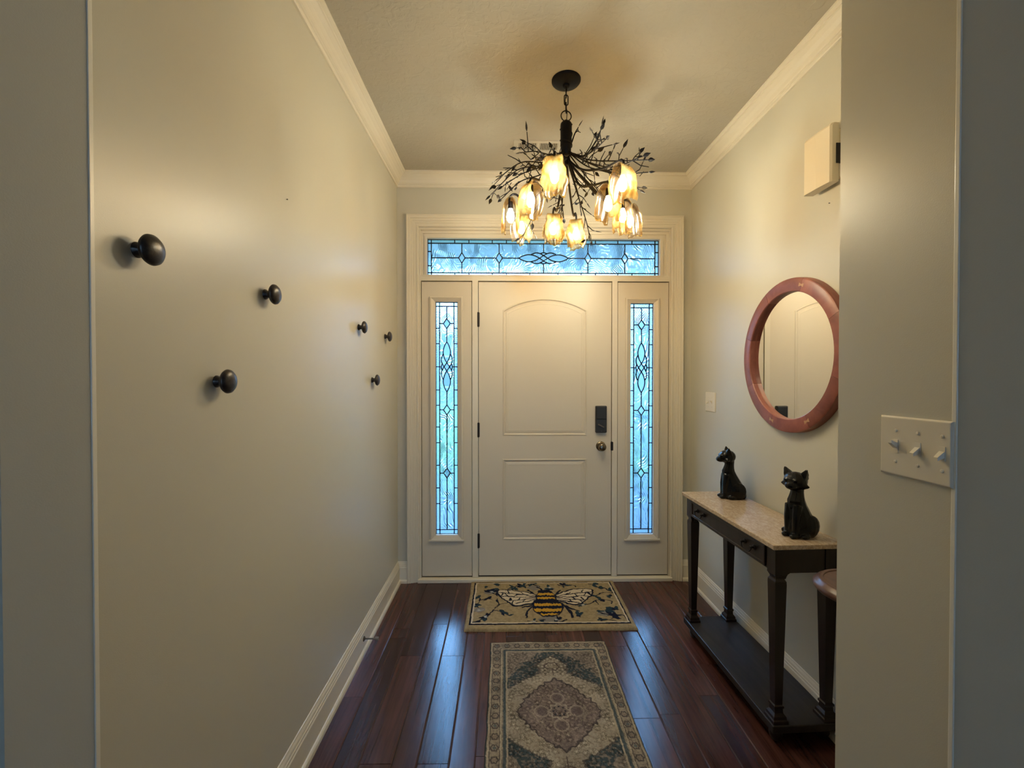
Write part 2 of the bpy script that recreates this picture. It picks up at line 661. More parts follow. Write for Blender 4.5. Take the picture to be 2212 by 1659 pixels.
wf = MB().box(LW - 5, D, 0, DX0, D + 6, CE).box(DX1, D, 0, RW + 5, D + 6, CE).box(DX0, D, DZ1, DX1, D + 6, CE).build('wall_front', M['wall'])
tag(wf, 'sage beige end wall around the front door unit', 'wall', None, 'structure')
# room behind the camera: side walls and a back wall, its unseen window opening added for fill daylight
wb = MB().box(-140, -264, 0, -30, -260, CE).box(30, -264, 0, 140, -260, CE).box(-30, -264, 0, 30, -260, 36).box(-30, -264, 84, 30, -260, CE).build('wall_back', M['wall'])
tag(wb, 'sage beige wall of the room behind the hall with an opening added to let fill daylight in', 'wall', None, 'structure')
tag(MB().box(-144, -264, 0, -140, 31.5, CE).build('wall_back_left', M['wall']), 'plain sage beige side wall of the room before the hall', 'wall', None, 'structure')
tag(MB().box(140, -264, 0, 144, PF, CE).build('wall_back_right', M['wall']), 'plain sage beige side wall opposite, by the three toggle switch end', 'wall', None, 'structure')


# ------------------------------------------------------------------ mouldings
def run(mb, prof, p0, p1, nrm, m0=0.0, m1=0.0):
    """prof: (out from wall, z); p0,p1: 2D ends on the wall; nrm: 2D normal into the room; m: mitre (1 = inside corner)"""
    p0, p1, nrm = Vector(p0), Vector(p1), Vector(nrm)
    d = (p1 - p0).normalized()
    a = [(*(p0 + nrm * o + d * (o * m0)), z) for o, z in prof]
    b = [(*(p1 + nrm * o - d * (o * m1)), z) for o, z in prof]
    return mb.loops([a, b], True, True, True)


crown = [(0, 0), (0.35, 0.0), (0.45, 0.15), (0.45, 0.55), (0.7, 0.65), (0.7, 0.8), (0.9, 0.95), (1.1, 1.5), (1.5, 2.1), (2.1, 2.55), (2.35, 2.65), (2.35, 2.85), (2.6, 2.95), (2.9, 3.1), (2.9, 3.4), (0, 3.4)]
crown = [(o, CE - 3.4 + z) for o, z in crown]
base = [(0, 0), (1.05, 0), (1.05, 0.3), (0.98, 0.62), (0.8, 0.85), (0.62, 0.92), (0.62, 4.15), (0.5, 4.35), (0.5, 4.62), (0.4, 4.75), (0.34, 5.1), (0.2, 5.35), (0.12, 5.6), (0, 5.65)]
o = run(MB(), crown, (LW, 20), (LW, D), (1, 0), 0, 1).build('trim_2', M['trim'])
tag(o, 'cream crown moulding along the top of the knob wall', 'crown molding', None, 'structure')
o = run(MB(), crown, (LW, D), (RW, D), (0, -1), 1, 1).build('trim_3', M['trim'])
tag(o, 'cream crown moulding above the front door', 'crown molding', None, 'structure')
o = run(MB(), crown, (RW, D), (RW, PF), (-1, 0), 1, 0).build('trim_4', M['trim'])
tag(o, 'cream crown moulding above the mirror and chime wall', 'crown molding', None, 'structure')
o = run(MB(), base, (LW, 30.9), (LW, D), (1, 0), 0, 1).build('baseboard_left', M['trim'])
tag(o, 'white baseboard along the knob wall', 'baseboard', None, 'structure')
o = run(run(MB(), base, (LW, D), (-26.3, D), (0, -1), 1, 0), base, (48.6, D), (RW, D), (0, -1), 0, 1).build('baseboard_front', M['trim'])
tag(o, 'short white baseboard pieces beside the door casing', 'baseboard', None, 'structure')
o = run(MB(), base, (RW, D), (RW, PF), (-1, 0), 1, 0).build('baseboard_right', M['trim'])
tag(o, 'white baseboard behind the console table', 'baseboard', None, 'structure')

# door casing (profile: across from inner edge, proud of wall)
CX0, CX1, CZ1 = -23.1, 45.4, 96.1
casp = [(0, 0), (0, .42), (.12, .55), (.42, .55), (.5, .42), (.95, .42), (1.0, .58), (1.5, .58), (1.58, .74), (2.1, .74), (2.2, .9), (2.75, .9), (2.85, 1.0), (3.1, 1.0), (3.15, .9), (3.15, 0)]
trim1 = tag(empty('trim_1', (11.1, D, 0)), 'cream fluted door casing around the whole front door unit', 'door casing', None, 'structure')


def cas(pa, pb, out, mit0, mit1):
    pa, pb = Vector((pa[0], 0, pa[1])), Vector((pb[0], 0, pb[1]))
    out = Vector((out[0], 0, out[1]))
    d = (pb - pa).normalized()
    A = [(pa + out * w_ - d * (w_ * mit0) + Vector((0, D - t, 0)))[:] for w_, t in casp]
    B = [(pb + out * w_ + d * (w_ * mit1) + Vector((0, D - t, 0)))[:] for w_, t in casp]
    return MB().loops([A, B], True, True, True)


cas((CX0, 0), (CX0, CZ1), (-1, 0), 0, 1).build('casing', M['trim'], trim1)
cas((CX0, CZ1), (CX1, CZ1), (0, 1), 1, 1).build('casing', M['trim'], trim1)
cas((CX1, 0), (CX1, CZ1), (1, 0), 0, 1).build('casing', M['trim'], trim1)

# ------------------------------------------------------------------ front door unit
door_frame = tag(empty('trim_5', (11.1, D, 0)), 'cream jambs and mullions framing door, sidelights and transom', 'door frame', None, 'structure')
JY0, JY1 = D + 0.15, D + 5.5
MB().box(DX0, JY0, 0, -22.6, JY1, 83.2).build('jamb', M['trim'], door_frame)
MB().box(45.05, JY0, 0, DX1, JY1, 83.2).build('jamb', M['trim'], door_frame)
MB().box(-8.72, JY0, 1.05, -7.15, JY1, 81.75).build('mullion', M['trim'], door_frame)
MB().box(29.38, JY0, 1.05, 30.82, JY1, 81.75).build('mullion', M['trim'], door_frame)
MB().box(-22.6, JY0, 81.75, 45.05, JY1, 83.2).box(-22.6, JY0 - .12, 82.95, 45.05, JY0, 83.35).build('transom_bar', M['trim'], door_frame)
sb = MB()
for x in (-22.6, -8.72, -7.15, 29.38, 30.82, 45.05):
    sb.box(x - 0.55, D + 2.5, 1.05, x + 0.55, D + 4.4, 81.75)
sb.box(-22.6, D + 2.5, 81.1, 45.05, D + 4.4, 81.8)
sb.build('weatherstrip', M['weather'], door_frame)
MB().box(DX0, D - 1.05, 0, DX1, D + 6.5, 0.95, 0.12).build('sill', M['trim'], door_frame)
MB().box(-22.6, D + 0.9, 0.9, 45.05, D + 4.5, 1.35).build('sill_strip', M['weather'], door_frame, label='brown weather strip on the sill')


def rect_loop(x0, z0, x1, z1, y):
    return [(x0, y, z0), (x1, y, z0), (x1, y, z1), (x0, y, z1)]


def arch_loop(x0, z0, x1, zs, rise, o, y, n=20):
    """panel outline inset by o: flat bottom, segmental arch top (rise 0 = plain rectangle)"""
    w2 = (x1 - x0) / 2
    cx = (x0 + x1) / 2
    pts = [(x0 + o, y, z0 + o), (x1 - o, y, z0 + o)]
    if rise <= 0:
        return pts + [(x1 - o, y, zs - o), (x0 + o, y, zs - o)]
    Rr = (w2 * w2 + rise * rise) / (2 * rise)
    zc = zs + rise - Rr
    ro = Rr - o
    a = math.asin((w2 - o) / ro)
    for i in range(n + 1):
        t = a - 2 * a * i / n
        pts.append((cx + ro * math.sin(t), y, zc + ro * math.cos(t)))
    return pts


FY = D + 0.45      # face of door and sidelight slabs
door = tag(empty('door_1', (11.1, FY, 1.4)), 'cream two panel front door with arched upper panel', 'door', None, 'structure')
dx0, dx1, dz0, dz1 = -6.98, 29.2, 1.45, 81.5
P1 = (-0.45, 39.7, 22.55, 73.85, 3.25)
P2 = (-0.55, 11.2, 22.5, 33.3, 0)
outer = rect_loop(dx0, dz0, dx1, dz1, FY)
h1 = arch_loop(*P1, 0, FY)
h2 = arch_loop(*P2, 0, FY)
polys = [[Vector((p[0], p[2], 0)) for p in l] for l in (outer, h1, h2)]
tri = geometry.tessellate_polygon(polys)
flat = [p for l in (outer, h1, h2) for p in l]
mb = MB().add(flat, tri)
mb.loops([outer, rect_loop(dx0, dz0, dx1, dz1, FY + 1.75)], True, False, True)
mb.build('slab', M['door'], door)
for P in (P1, P2):
    prof = [(0, 0), (.1, -.12), (.28, -.14), (.4, -.02), (.5, .22), (.72, .24), (.95, .12), (1.55, .03), (1.62, .06)]
    ls = [arch_loop(*P, o_, FY + t) for o_, t in prof]
    MB().loops(ls, True, False, True).build('panel', M['door'], door)
for z in (71.3, 41.3, 11.0):
    h = MB().lathe([(.001, -2.05), (.18, -2.0), (.27, -1.9), (.27, 1.9), (.18, 2.0), (.001, 2.05)], 12, Matrix.Translation((-7.1, FY - .22, z)))
    h.box(-7.5, FY - .12, z - 1.9, -6.75, FY + .02, z + 1.9)
    h.build('hinge', M['hardware'], door, smooth=True, label='dark bronze hinge')
lk = MB().box(24.78, FY - 1.0, 40.55, 27.85, FY, 47.85, 0.22).build('deadbolt', M['lock'], door, label='charcoal electronic deadbolt housing')
MB().box(24.95, FY - 1.16, 44.28, 27.68, FY - .98, 47.65, 0.12).build('battery_cover', M['lock'], lk)
th = MB().box(-0.85, -.28, -.2, 0.85, .28, .2, 0.07)
th.xf(Matrix.Translation((26.2, FY - 1.2, 42.45)) @ Matrix.Rotation(R(28), 4, 'Y'))
th.build('thumb_turn', M['lock_light'], lk, label='grey thumb turn')
MB().lathe([(.12, 0), (.12, .05)], 8, Matrix.Translation((26.35, FY - 1.0, 41.0)) @ Matrix.Rotation(R(90), 4, 'X')).build('screw', M['lock_light'], lk)
kn = MB().lathe([(1.32, 0), (1.32, .2), (1.15, .38), (.62, .5), (.5, .8), (.5, 1.2), (.8, 1.4), (1.05, 1.7), (1.1, 2.1), (1.0, 2.4), (.75, 2.62), (.3, 2.7), (.001, 2.71)], 28,
                Matrix.Translation((26.35, FY, 36.8)) @ Matrix.Rotation(R(90), 4, 'X'))
kn.build('door_knob', M['nickel'], door, smooth=True, label='antique nickel door knob')
MB().lathe([(.2, -1.25), (.36, -1.1), (.36, 1.1), (.2, 1.25)], 10, Matrix.Translation((29.45, FY - .08, 36.8))).build('strike_plate', M['hardware'], door, smooth=True)


# ------------------------------------------------------------------ leaded glass
def seg_poly(pts):
    return [tuple(p) for p in pts]


def leaded(win, Wp, Lp, polylines, place, yb):
    """planar arrangement of the came lines -> one pane object per region; units = photo-independent 1/7.96 in"""
    verts, edges = [], []
    key = {}

    def vid(p):
        k_ = (round(p[0], 3), round(p[1], 3))
        if k_ not in key:
            key[k_] = len(verts)
            verts.append(Vector(k_))
        return key[k_]
    for pl in polylines:
        for a, b in zip(pl[:-1], pl[1:]):
            i, j = vid(a), vid(b)
            if i != j:
                edges.append((i, j))
    V, Ed, F, _, oe, _ = geometry.delaunay_2d_cdt(verts, edges, [], 0, 1e-4)
    cons = set()
    for e, src in zip(Ed, oe):
        if src:
            cons.add((min(e), max(e)))
    adj = {}
    for fi, f in enumerate(F):
        for a, b in zip(f, list(f[1:]) + [f[0]]):
            adj.setdefault((min(a, b), max(a, b)), []).append(fi)
    par = list(range(len(F)))

    def find(x):
        while par[x] != x:
            par[x] = par[par[x]]
            x = par[x]
        return x
    for e, fl in adj.items():
        if e not in cons and len(fl) == 2:
            par[find(fl[0])] = find(fl[1])
    reg = {}
    for fi in range(len(F)):
        reg.setdefault(find(fi), []).append(fi)
    S = 1 / 7.96
    for fl in reg.values():
        area = 0.0
        cu = cv = 0.0
        for fi in fl:
            a, b, c = [V[i] for i in F[fi]]
            ar = abs((b - a).cross(c - a)) / 2
            area += ar
            cu += ar * (a.x + b.x + c.x) / 3
            cv += ar * (a.y + b.y + c.y) / 3
        if area < 3:
            continue
        cu /= area
        cv /= area
        bord = min(cu, Wp - cu, cv, Lp - cv) < 7.0 and area < 700
        uc = abs(cu - Wp / 2)
        bev = (not bord) and area < 520 and uc < 11.2
        kind = 'glass_hammer' if bord else ('glass_bevel' if bev else 'glass_swirl')
        idx = {}
        bm = bmesh.new()
        t = 0.2 if not bev else 0.26
        for fi in fl:
            for i in F[fi]:
                if i not in idx:
                    p = place(V[i].x * S, V[i].y * S, yb)
                    idx[i] = bm.verts.new(p)
        for fi in fl:
            try:
                bm.faces.new([idx[i] for i in F[fi]])
            except ValueError:
                pass
        ext = bmesh.ops.extrude_face_region(bm, geom=list(bm.faces))
        bmesh.ops.translate(bm, verts=[g for g in ext['geom'] if isinstance(g, bmesh.types.BMVert)], vec=(0, -t, 0))
        MB().bm(bm).build('pane', M[kind], win)
    cm = MB()
    hw = 0.125
    for pl in polylines:
        for a, b in zip(pl[:-1], pl[1:]):
            a2, b2 = Vector(a) * S, Vector(b) * S
            d = (b2 - a2)
            if d.length < 1e-5:
                continue
            d.normalize()
            n_ = Vector((-d.y, d.x)) * hw
            e_ = d * hw * 0.5
            q = [a2 - e_ + n_, b2 + e_ + n_, b2 + e_ - n_, a2 - e_ - n_]
            cm.loops([[place(p.x, p.y, yb + 0.06)for p in q], [place(p.x, p.y, yb - 0.3) for p in q]], True, True, True)
    cm.build('lead_came', M['lead'], win, label='dark lead came lines between the glass pieces')


def lens_curve(pts):
    return [(p.x, p.y) for p in catmull([(a, b, 0) for a, b in pts], 5)]


def knot(c):
    """interlaced pair of pointed lenses centred on v=c (u measured from the centre line)"""
    out = []
    for sx in (1, -1):
        for sy in (1, -1):
            q = [(0, -54.5), (-4.6, -46), (-7.8, -33), (-5.2, -19), (0, -9), (6, 0), (10.8, 9.5), (11.6, 17), (9.6, 24), (7.4, 28)]
            out.append(lens_curve([(sx * a, c + sy * b) for a, b in q]))
        out.append(lens_curve([(sx * 9.7, c - 7.6), (sx * 11.6, c - 3), (sx * 12, c), (sx * 11.6, c + 3), (sx * 9.7, c + 7.6)]))
    return out


def diamond(c, hw, hl):
    return [(-hw, c), (0, c - hl), (hw, c), (0, c + hl), (-hw, c)]


def sidelight_lines(Wp, Lp):
    b = 8.0
    c = Wp / 2
    k_ = Lp / 501.0
    L = [[(0, 0), (Wp, 0), (Wp, Lp), (0, Lp), (0, 0)], [(b, 0), (b, Lp)], [(Wp - b, 0), (Wp - b, Lp)], [(0, 8.8), (Wp, 8.8)], [(0, Lp - 9.5), (Wp, Lp - 9.5)]]
    for v in (56, 89, 139, 189, 222, 269, 303, 352, 401, 435):
        L += [[(0, v * k_), (b, v * k_)], [(Wp - b, v * k_), (Wp, v * k_)]]
    inner = []
    for v in (45.8, 232, 369):
        inner.append(diamond(v * k_, 7.4, 10.8))
        inner += [[(-(c - b), v * k_), (-7.4, v * k_)], [(7.4, v * k_), (c - b, v * k_)]]
    inner += knot(139 * k_)
    inner += [[(0, 8.8), (0, 35 * k_)], [(0, 56.6 * k_), (0, 139 * k_ - 54.5)], [(0, 139 * k_ + 54.5), (0, 221.2 * k_)], [(0, 242.8 * k_), (0, 358.2 * k_)], [(0, 379.8 * k_), (0, Lp - 9.5)]]
    inner += [[(-(c - b), 139 * k_), (-12, 139 * k_)], [(12, 139 * k_), (c - b, 139 * k_)]]
    for pl in inner:
        L.append([(c + u, v) for u, v in pl])
    return L


def sidelight(name, label, x0, x1, gx0, gx1, gz0, gz1):
    win = tag(empty(name, ((x0 + x1) / 2, FY, 1.4)), label, 'window', None, 'structure')
    m = 1.55
    ox0, ox1, oz0, oz1 = gx0 - m, gx1 + m, gz0 - m, gz1 + m * .9
    mb = MB().loops([rect_loop(x0, 1.35, x1, 81.5, FY + 1.75), rect_loop(x0, 1.35, x1, 81.5, FY), rect_loop(ox0, oz0, ox1, oz1, FY), rect_loop(ox0, oz0, ox1, oz1, FY + 1.75)], True, closed_v=True)
    mb.build('panel', M['door'], win)
    pr_ = [(0, 0), (0, -.35), (.15, -.48), (.45, -.5), (.6, -.35), (.75, -.28), (1.1, -.1), (1.3, .05), (1.5, .1), (1.55, .85), (1.55, 1.2)]
    ls = [rect_loop(ox0 + t, oz0 + t, ox1 - t, oz1 - t * .9, FY + y) for t, y in pr_]
    fr = MB().loops(ls, True)
    fr.box(ox0 - .25, FY - .62, oz0 - .15, ox1 + .25, FY, oz0 + .35, 0.1)
    fr.build('glazing_frame', M['door'], win)
    W_, L_ = (gx1 - gx0) * 7.96, (gz1 - gz0) * 7.96
    leaded(win, W_, L_, sidelight_lines(W_, L_), lambda u, v, y: (gx0 + u, y, gz1 - v), FY + 0.95)


sidelight('window_1', 'left sidelight window with leaded glass on the hinge side', -22.42, -8.88, -18.72, -12.78, 12.65, 76.1)
sidelight('window_2', 'right sidelight window with leaded glass on the lock side', 31.0, 44.88, 34.6, 40.85, 12.5, 75.85)

tx0, tx1, tz0, tz1 = -21.05, 42.65, 83.45, 93.4
win3 = tag(empty('window_3', (11, D, 83.2)), 'wide leaded glass transom window above the door', 'window', None, 'structure')
pr_ = [(-23.4, 83.2, 45.8, 96.1, 5.5), (-23.4, 83.2, 45.8, 96.1, .15), (-22.75, 83.22, 45.1, 95.5, .15), (-22.7, 83.24, 45.05, 95.4, .9), (-22.25, 83.28, 44.4, 94.75, .9), (-22.2, 83.3, 44.35, 94.7, 1.25),
       (-21.75, 83.35, 43.6, 94.25, 1.25), (-21.7, 83.37, 43.5, 94.2, .85), (-21.15, 83.42, 42.8, 93.5, .8), (tx0, tz0, tx1, tz1, 1.0), (tx0, tz0, tx1, tz1, 2.4), (tx0, tz0, tx1, tz1, 5.5)]
MB().loops([rect_loop(a, b, c, d, D + e) for a, b, c, d, e in pr_], True, closed_v=True).build('frame', M['trim'], win3)


def transom_lines(Wp, Lp):
    b = 8.0
    c = Wp / 2       # here Wp = height of the transom, Lp = its length
    k_ = Lp / 507.0
    L = [[(0, 0), (Wp, 0), (Wp, Lp), (0, Lp), (0, 0)], [(b, 0), (b, Lp)], [(Wp - b + 1, 0), (Wp - b + 1, Lp)], [(0, 8), (Wp, 8)], [(0, Lp - 8), (Wp, Lp - 8)]]
    for v in (59, 90, 141, 172, 223, 285, 336, 367.5, 417, 448):
        L += [[(0, v * k_), (b, v * k_)], [(Wp - b + 1, v * k_), (Wp, v * k_)]]
    for u in (26, 57):
        L += [[(u, 0), (u, 8)], [(u, Lp - 8), (u, Lp)]]
    mid = 253.5
    inner = knot(mid * k_)
    prev = 8.0
    for v in (74.5, 156.0, None, 351, 432.5):
        if v is None:
            inner.append([(0, prev), (0, mid * k_ - 54.5)])
            prev = mid * k_ + 54.5
            inner += [[(-(c - b), mid * k_), (-12, mid * k_)], [(12, mid * k_), (c - b + 1, mid * k_)]]
            continue
        inner.append([(-11.5, v * k_), (0, v * k_ - 7), (11.5, v * k_), (0, v * k_ + 7), (-11.5, v * k_)])
        inner.append([(0, prev), (0, v * k_ - 7)])
        inner += [[(-(c - b), v * k_), (-11.5, v * k_)], [(11.5, v * k_), (c - b + 1, v * k_)]]
        prev = v * k_ + 7
    inner.append([(0, prev), (0, Lp - 8)])
    for pl in inner:
        L.append([(c + u, v) for u, v in pl])
    return L


Wt, Lt = (tz1 - tz0) * 7.96, (tx1 - tx0) * 7.96
leaded(win3, Wt, Lt, transom_lines(Wt, Lt), lambda u, v, y: (tx0 + v, y, tz1 - u), D + 2.2)

# ------------------------------------------------------------------ outside (seen only through the textured glass)
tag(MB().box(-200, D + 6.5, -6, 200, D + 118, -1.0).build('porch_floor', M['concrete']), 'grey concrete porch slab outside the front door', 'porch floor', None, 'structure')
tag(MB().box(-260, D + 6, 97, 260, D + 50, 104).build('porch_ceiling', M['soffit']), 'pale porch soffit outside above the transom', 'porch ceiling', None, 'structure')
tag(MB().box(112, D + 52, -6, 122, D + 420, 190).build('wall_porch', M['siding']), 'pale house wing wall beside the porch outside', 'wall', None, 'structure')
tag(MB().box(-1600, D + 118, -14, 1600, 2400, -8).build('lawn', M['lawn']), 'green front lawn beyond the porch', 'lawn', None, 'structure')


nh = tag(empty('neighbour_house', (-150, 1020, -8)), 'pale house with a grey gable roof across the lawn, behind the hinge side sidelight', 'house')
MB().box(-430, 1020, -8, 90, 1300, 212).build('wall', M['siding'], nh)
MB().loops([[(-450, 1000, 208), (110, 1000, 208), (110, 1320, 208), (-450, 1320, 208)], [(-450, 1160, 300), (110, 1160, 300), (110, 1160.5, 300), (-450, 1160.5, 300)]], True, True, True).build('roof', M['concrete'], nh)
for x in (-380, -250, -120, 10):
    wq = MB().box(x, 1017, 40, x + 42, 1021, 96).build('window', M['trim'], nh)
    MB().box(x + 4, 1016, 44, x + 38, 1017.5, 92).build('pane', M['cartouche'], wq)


def shrub(x, y, s, label):
    t = empty('shrub', (x, y, -8))
    tag(t, label, 'shrub', None)
    rr = random.Random(int(x * 7 + y))
    st = MB()
    for i in range(5):
        a = rr.uniform(0, 6.28)
        st.tube([(0, 0, 0), (math.cos(a) * s * .2, math.sin(a) * s * .2, s * .5), (math.cos(a) * s * .45, math.sin(a) * s * .45, s)], [.6, .45, .2], 5)
    st.build('stem', M['bark'], t, local=True)
    lf = MB()
    for i in range(420):
        d = Vector((rr.gauss(0, 1), rr.gauss(0, 1), rr.gauss(0, 1))).normalized() * (s * .62 * rr.uniform(.6, 1.0))
        p = Vector((d.x, d.y, s * .68 + d.z * .95))
        q = Matrix.Translation(p) @ Matrix.Rotation(rr.uniform(0, 6.28), 4, 'Z') @ Matrix.Rotation(rr.uniform(-1.2, 1.2), 4, 'X')
        vs = [(q @ Vector(k_))[:] for k_ in ((0, -1.6, 0), (.9, -.2, .25), (0, 2.0, 0), (-.9, -.2, .25), (0, 0, -.1))]
        lf.add(vs, [(0, 1, 4), (1, 2, 4), (2, 3, 4), (3, 0, 4)])
    o = lf.build('foliage', M['leaf_green'], t, local=True, fix=False)
    o['kind'] = 'stuff'


shrub(-34, D + 138, 28, 'dark green shrub beyond the porch, behind the hinge side sidelight')
shrub(-84, D + 170, 34, 'larger dark green shrub further out behind the hinge side sidelight')
shrub(48, D + 140, 24, 'low dark green shrub behind the lock side sidelight')


# ------------------------------------------------------------------ chandelier
CXc, CYc = 11.33, 79.87
ch = tag(empty('chandelier', (CXc, CYc, CE)), 'dark bronze twig chandelier with amber folded glass shades hanging from ceiling', 'chandelier')


def L2(p):      # relative to the chandelier axis, absolute height -> world inches
    return (CXc + p[0], CYc + p[1], p[2])


T = Matrix.Translation((CXc, CYc, 0))
MB().lathe([(2.65, CE), (2.65, CE - .25), (2.45, CE - .5), (1.6, CE - .78), (.65, CE - .95), (.62, CE - 1.3), (.35, CE - 1.5), (.001, CE - 1.52)], 40, T).build('canopy', M['black_metal'], ch, smooth=True)


def link_mesh(z, rot, hl=.95, w_=.36, r=.1):
    pts = []
    for i in range(20):
        a = 2 * math.pi * i / 20
        x = w_ * math.cos(a)
        zz = w_ * math.sin(a) + (hl - w_) * (1 if math.sin(a) > 1e-9 else (-1 if math.sin(a) < -1e-9 else 0))
        pts.append(Vector((x * math.cos(rot), x * math.sin(rot), z + zz)))
    mb_ = MB()
    ls = []
    n = len(pts)
    for i in range(n):
        t = (pts[(i + 1) % n] - pts[i - 1]).normalized()
        nrm = Vector((-math.sin(rot), math.cos(rot), 0))
        b = t.cross(nrm).normalized()
        ls.append([(pts[i] + (nrm * math.cos(2 * math.pi * k_ / 7) + b * math.sin(2 * math.pi * k_ / 7)) * r + Vector((CXc, CYc, 0)))[:] for k_ in range(7)])
    return mb_.loops(ls, True, closed_v=True)


link_mesh(107.75, R(80)).build('chain_link', M['black_metal'], ch, smooth=True)
link_mesh(106.35, R(10)).build('chain_link', M['black_metal'], ch, smooth=True)
link_mesh(104.95, R(75)).build('chain_link', M['black_metal'], ch, smooth=True)
link_mesh(103.45, R(5), .95, .95, .1).build('ring', M['black_metal'], ch, smooth=True)
MB().tube([L2((.15, 0.2, 108.5)), L2((-.2, .1, 106)), L2((.2, 0, 104.3)), L2((.05, 0, 102.3))], .07, 6).build('cord', M['black_metal'], ch, smooth=True)
body = MB().lathe([(.001, 102.75), (.25, 102.7), (.3, 102.45), (.75, 102.35), (1.0, 102.05), (1.06, 101.6), (1.04, 99), (1.08, 98.0), (.95, 97.85), (.9, 96.6), (.5, 95.5), (.001, 95.4)][::-1], 24, T)
body.build('body', M['black_metal'], ch, smooth=True)
ww = []
for i in range(40):
    a = i * .33
    ww.append(L2((1.07 * math.cos(a), 1.07 * math.sin(a), 102 - i * .105)))
MB().tube(ww, .12, 6).build('vine_wrap', M['black_metal'], ch, smooth=True)
MB().lathe([(.001, 94.3), (.42, 94.5), (.5, 94.9), (.42, 95.3), (.2, 95.7), (.001, 95.8)], 16, T).build('finial', M['black_metal'], ch, smooth=True)

# (x, y from axis, z of lower rim)
SHADES = [(-3.5, -12.0, 83.9), (7.5, -10.9, 83.2), (-6.8, -5.0, 82.9), (6.4, -5.9, 82.0), (-10.2, .4, 82.2), (11.0, 2.0, 83.0), (13.6, 6.0, 83.4), (-7.8, 10.2, 83.4), (-1.2, 10.2, 83.3), (3.9, 12.2, 82.9)]
rs = random.Random(5)


def shade_mesh(x, y, z0, seed):
    rr = random.Random(seed)
    ang = math.atan2(y, x)
    hh = 5.95
    ph = [rr.uniform(0, 6.28) for _ in range(8)]
    nu, nv = 19, 41
    G = []
    for j in range(nv):
        p = -1 + 2 * j / (nv - 1)          # -1 outer rim ... 0 top ... 1 inner rim
        q = abs(p)
        row = []
        for i in range(nu):
            s_ = -1 + 2 * i / (nu - 1)
            side = 1 if p < 0 else -1
            rad = (.42 + 1.35 * (1 - math.exp(-3.2 * q)) - .25 * q * q) * min(1, q / .07) if q > 0 else 0
            z = hh * (1 - q) if q > .07 else hh - hh * q * q / .07 * .5 - hh * .07 * .5 * 0
            if q <= .07:
                z = hh - (hh * .07) * (q / .07) ** 2
            hw_ = 1.2 + .7 * math.sin(min(1, q * 1.5) * math.pi * .5) - .3 * max(0, q - .7) / .3
            hw_ += (.15 * math.sin(10 * q + ph[0] + s_) + .09 * math.sin(21 * q + ph[1] + side)) * min(1, q * 4)
            zz = z
            if q > .6:
                wv = .26 * math.sin(2.6 * s_ + ph[2] * side) + .13 * math.sin(9 * s_ + ph[3])
                zz += wv * (q - .6) / .4 - .3 * abs(s_) ** 3 * (q - .6) / .4 * (1 if side > 0 else .6)
            r_ = rad + (.22 * math.sin(4.5 * s_ + ph[4] + side) + .12 * math.sin(10 * s_ + 6 * q + ph[5])) * min(1, q * 1.3) - .25 * s_ * s_ * q
            row.append((side * r_, s_ * hw_, zz))
        G.append(row)
    c, s2 = math.cos(ang), math.sin(ang)
    out = MB()
    vs = []
    for row in G:
        for (a, b, z) in row:
            vs.append((CXc + x + a * c - b * s2, CYc + y + a * s2 + b * c, z0 + z))
    fs = []
    for j in range(nv - 1):
        for i in range(nu - 1):
            fs.append((j * nu + i, j * nu + i + 1, (j + 1) * nu + i + 1, (j + 1) * nu + i))
    return out.add(vs, fs)


for k, (x, y, z0) in enumerate(SHADES):
    top = z0 + 6.25
    r_ = math.hypot(x, y)
    ux, uy = x / r_, y / r_
    tx, ty = -uy, ux
    a0 = (ux * .55, uy * .55, 97.5)
    a1 = (ux * .75, uy * .75, 95.2)
    a2 = (ux * r_ * .33, uy * r_ * .33, top + 1.3 + (1.2 if r_ > 9 else .5))
    a3 = (ux * r_ * .68, uy * r_ * .68, top + (0.9 if y < 0 else -.6))
    a4 = (ux * r_ * .9, uy * r_ * .9, top + .75)
    a5 = (x, y, top + .45)
    a6 = (x + ux * .25, y + uy * .25, top - .5)
    pts = [L2(p) for p in catmull([a0, a1, a2, a3, a4, a5, a6], 6)]
    MB().tube(pts, .2, 8).build('arm', M['black_metal'], ch, smooth=True)
    sm = shade_mesh(x, y, z0 + .3, 100 + k)
    so = sm.build('shade', M['shade'], ch, smooth=True, angle=None, fix=False, label='folded amber art glass shade')
    md = so.modifiers.new('thick', 'SOLIDIFY')
    md.thickness = .11 * IN
    Tb = Matrix.Translation((CXc + x, CYc + y, 0))
    MB().lathe([(.001, top - .55), (.42, top - .6), (.48, top - 1.9), (.001, top - 1.95)], 12, Tb).build('socket', M['black_metal'], so, smooth=True)
    MB().lathe([(.3, top - 1.9), (.42, top - 2.15), (.62, top - 2.7), (.7, top - 3.3), (.62, top - 3.9), (.36, top - 4.3), (.001, top - 4.45)], 12, Tb).build('bulb', M['bulb'], so, smooth=True, label='lit warm bulb')


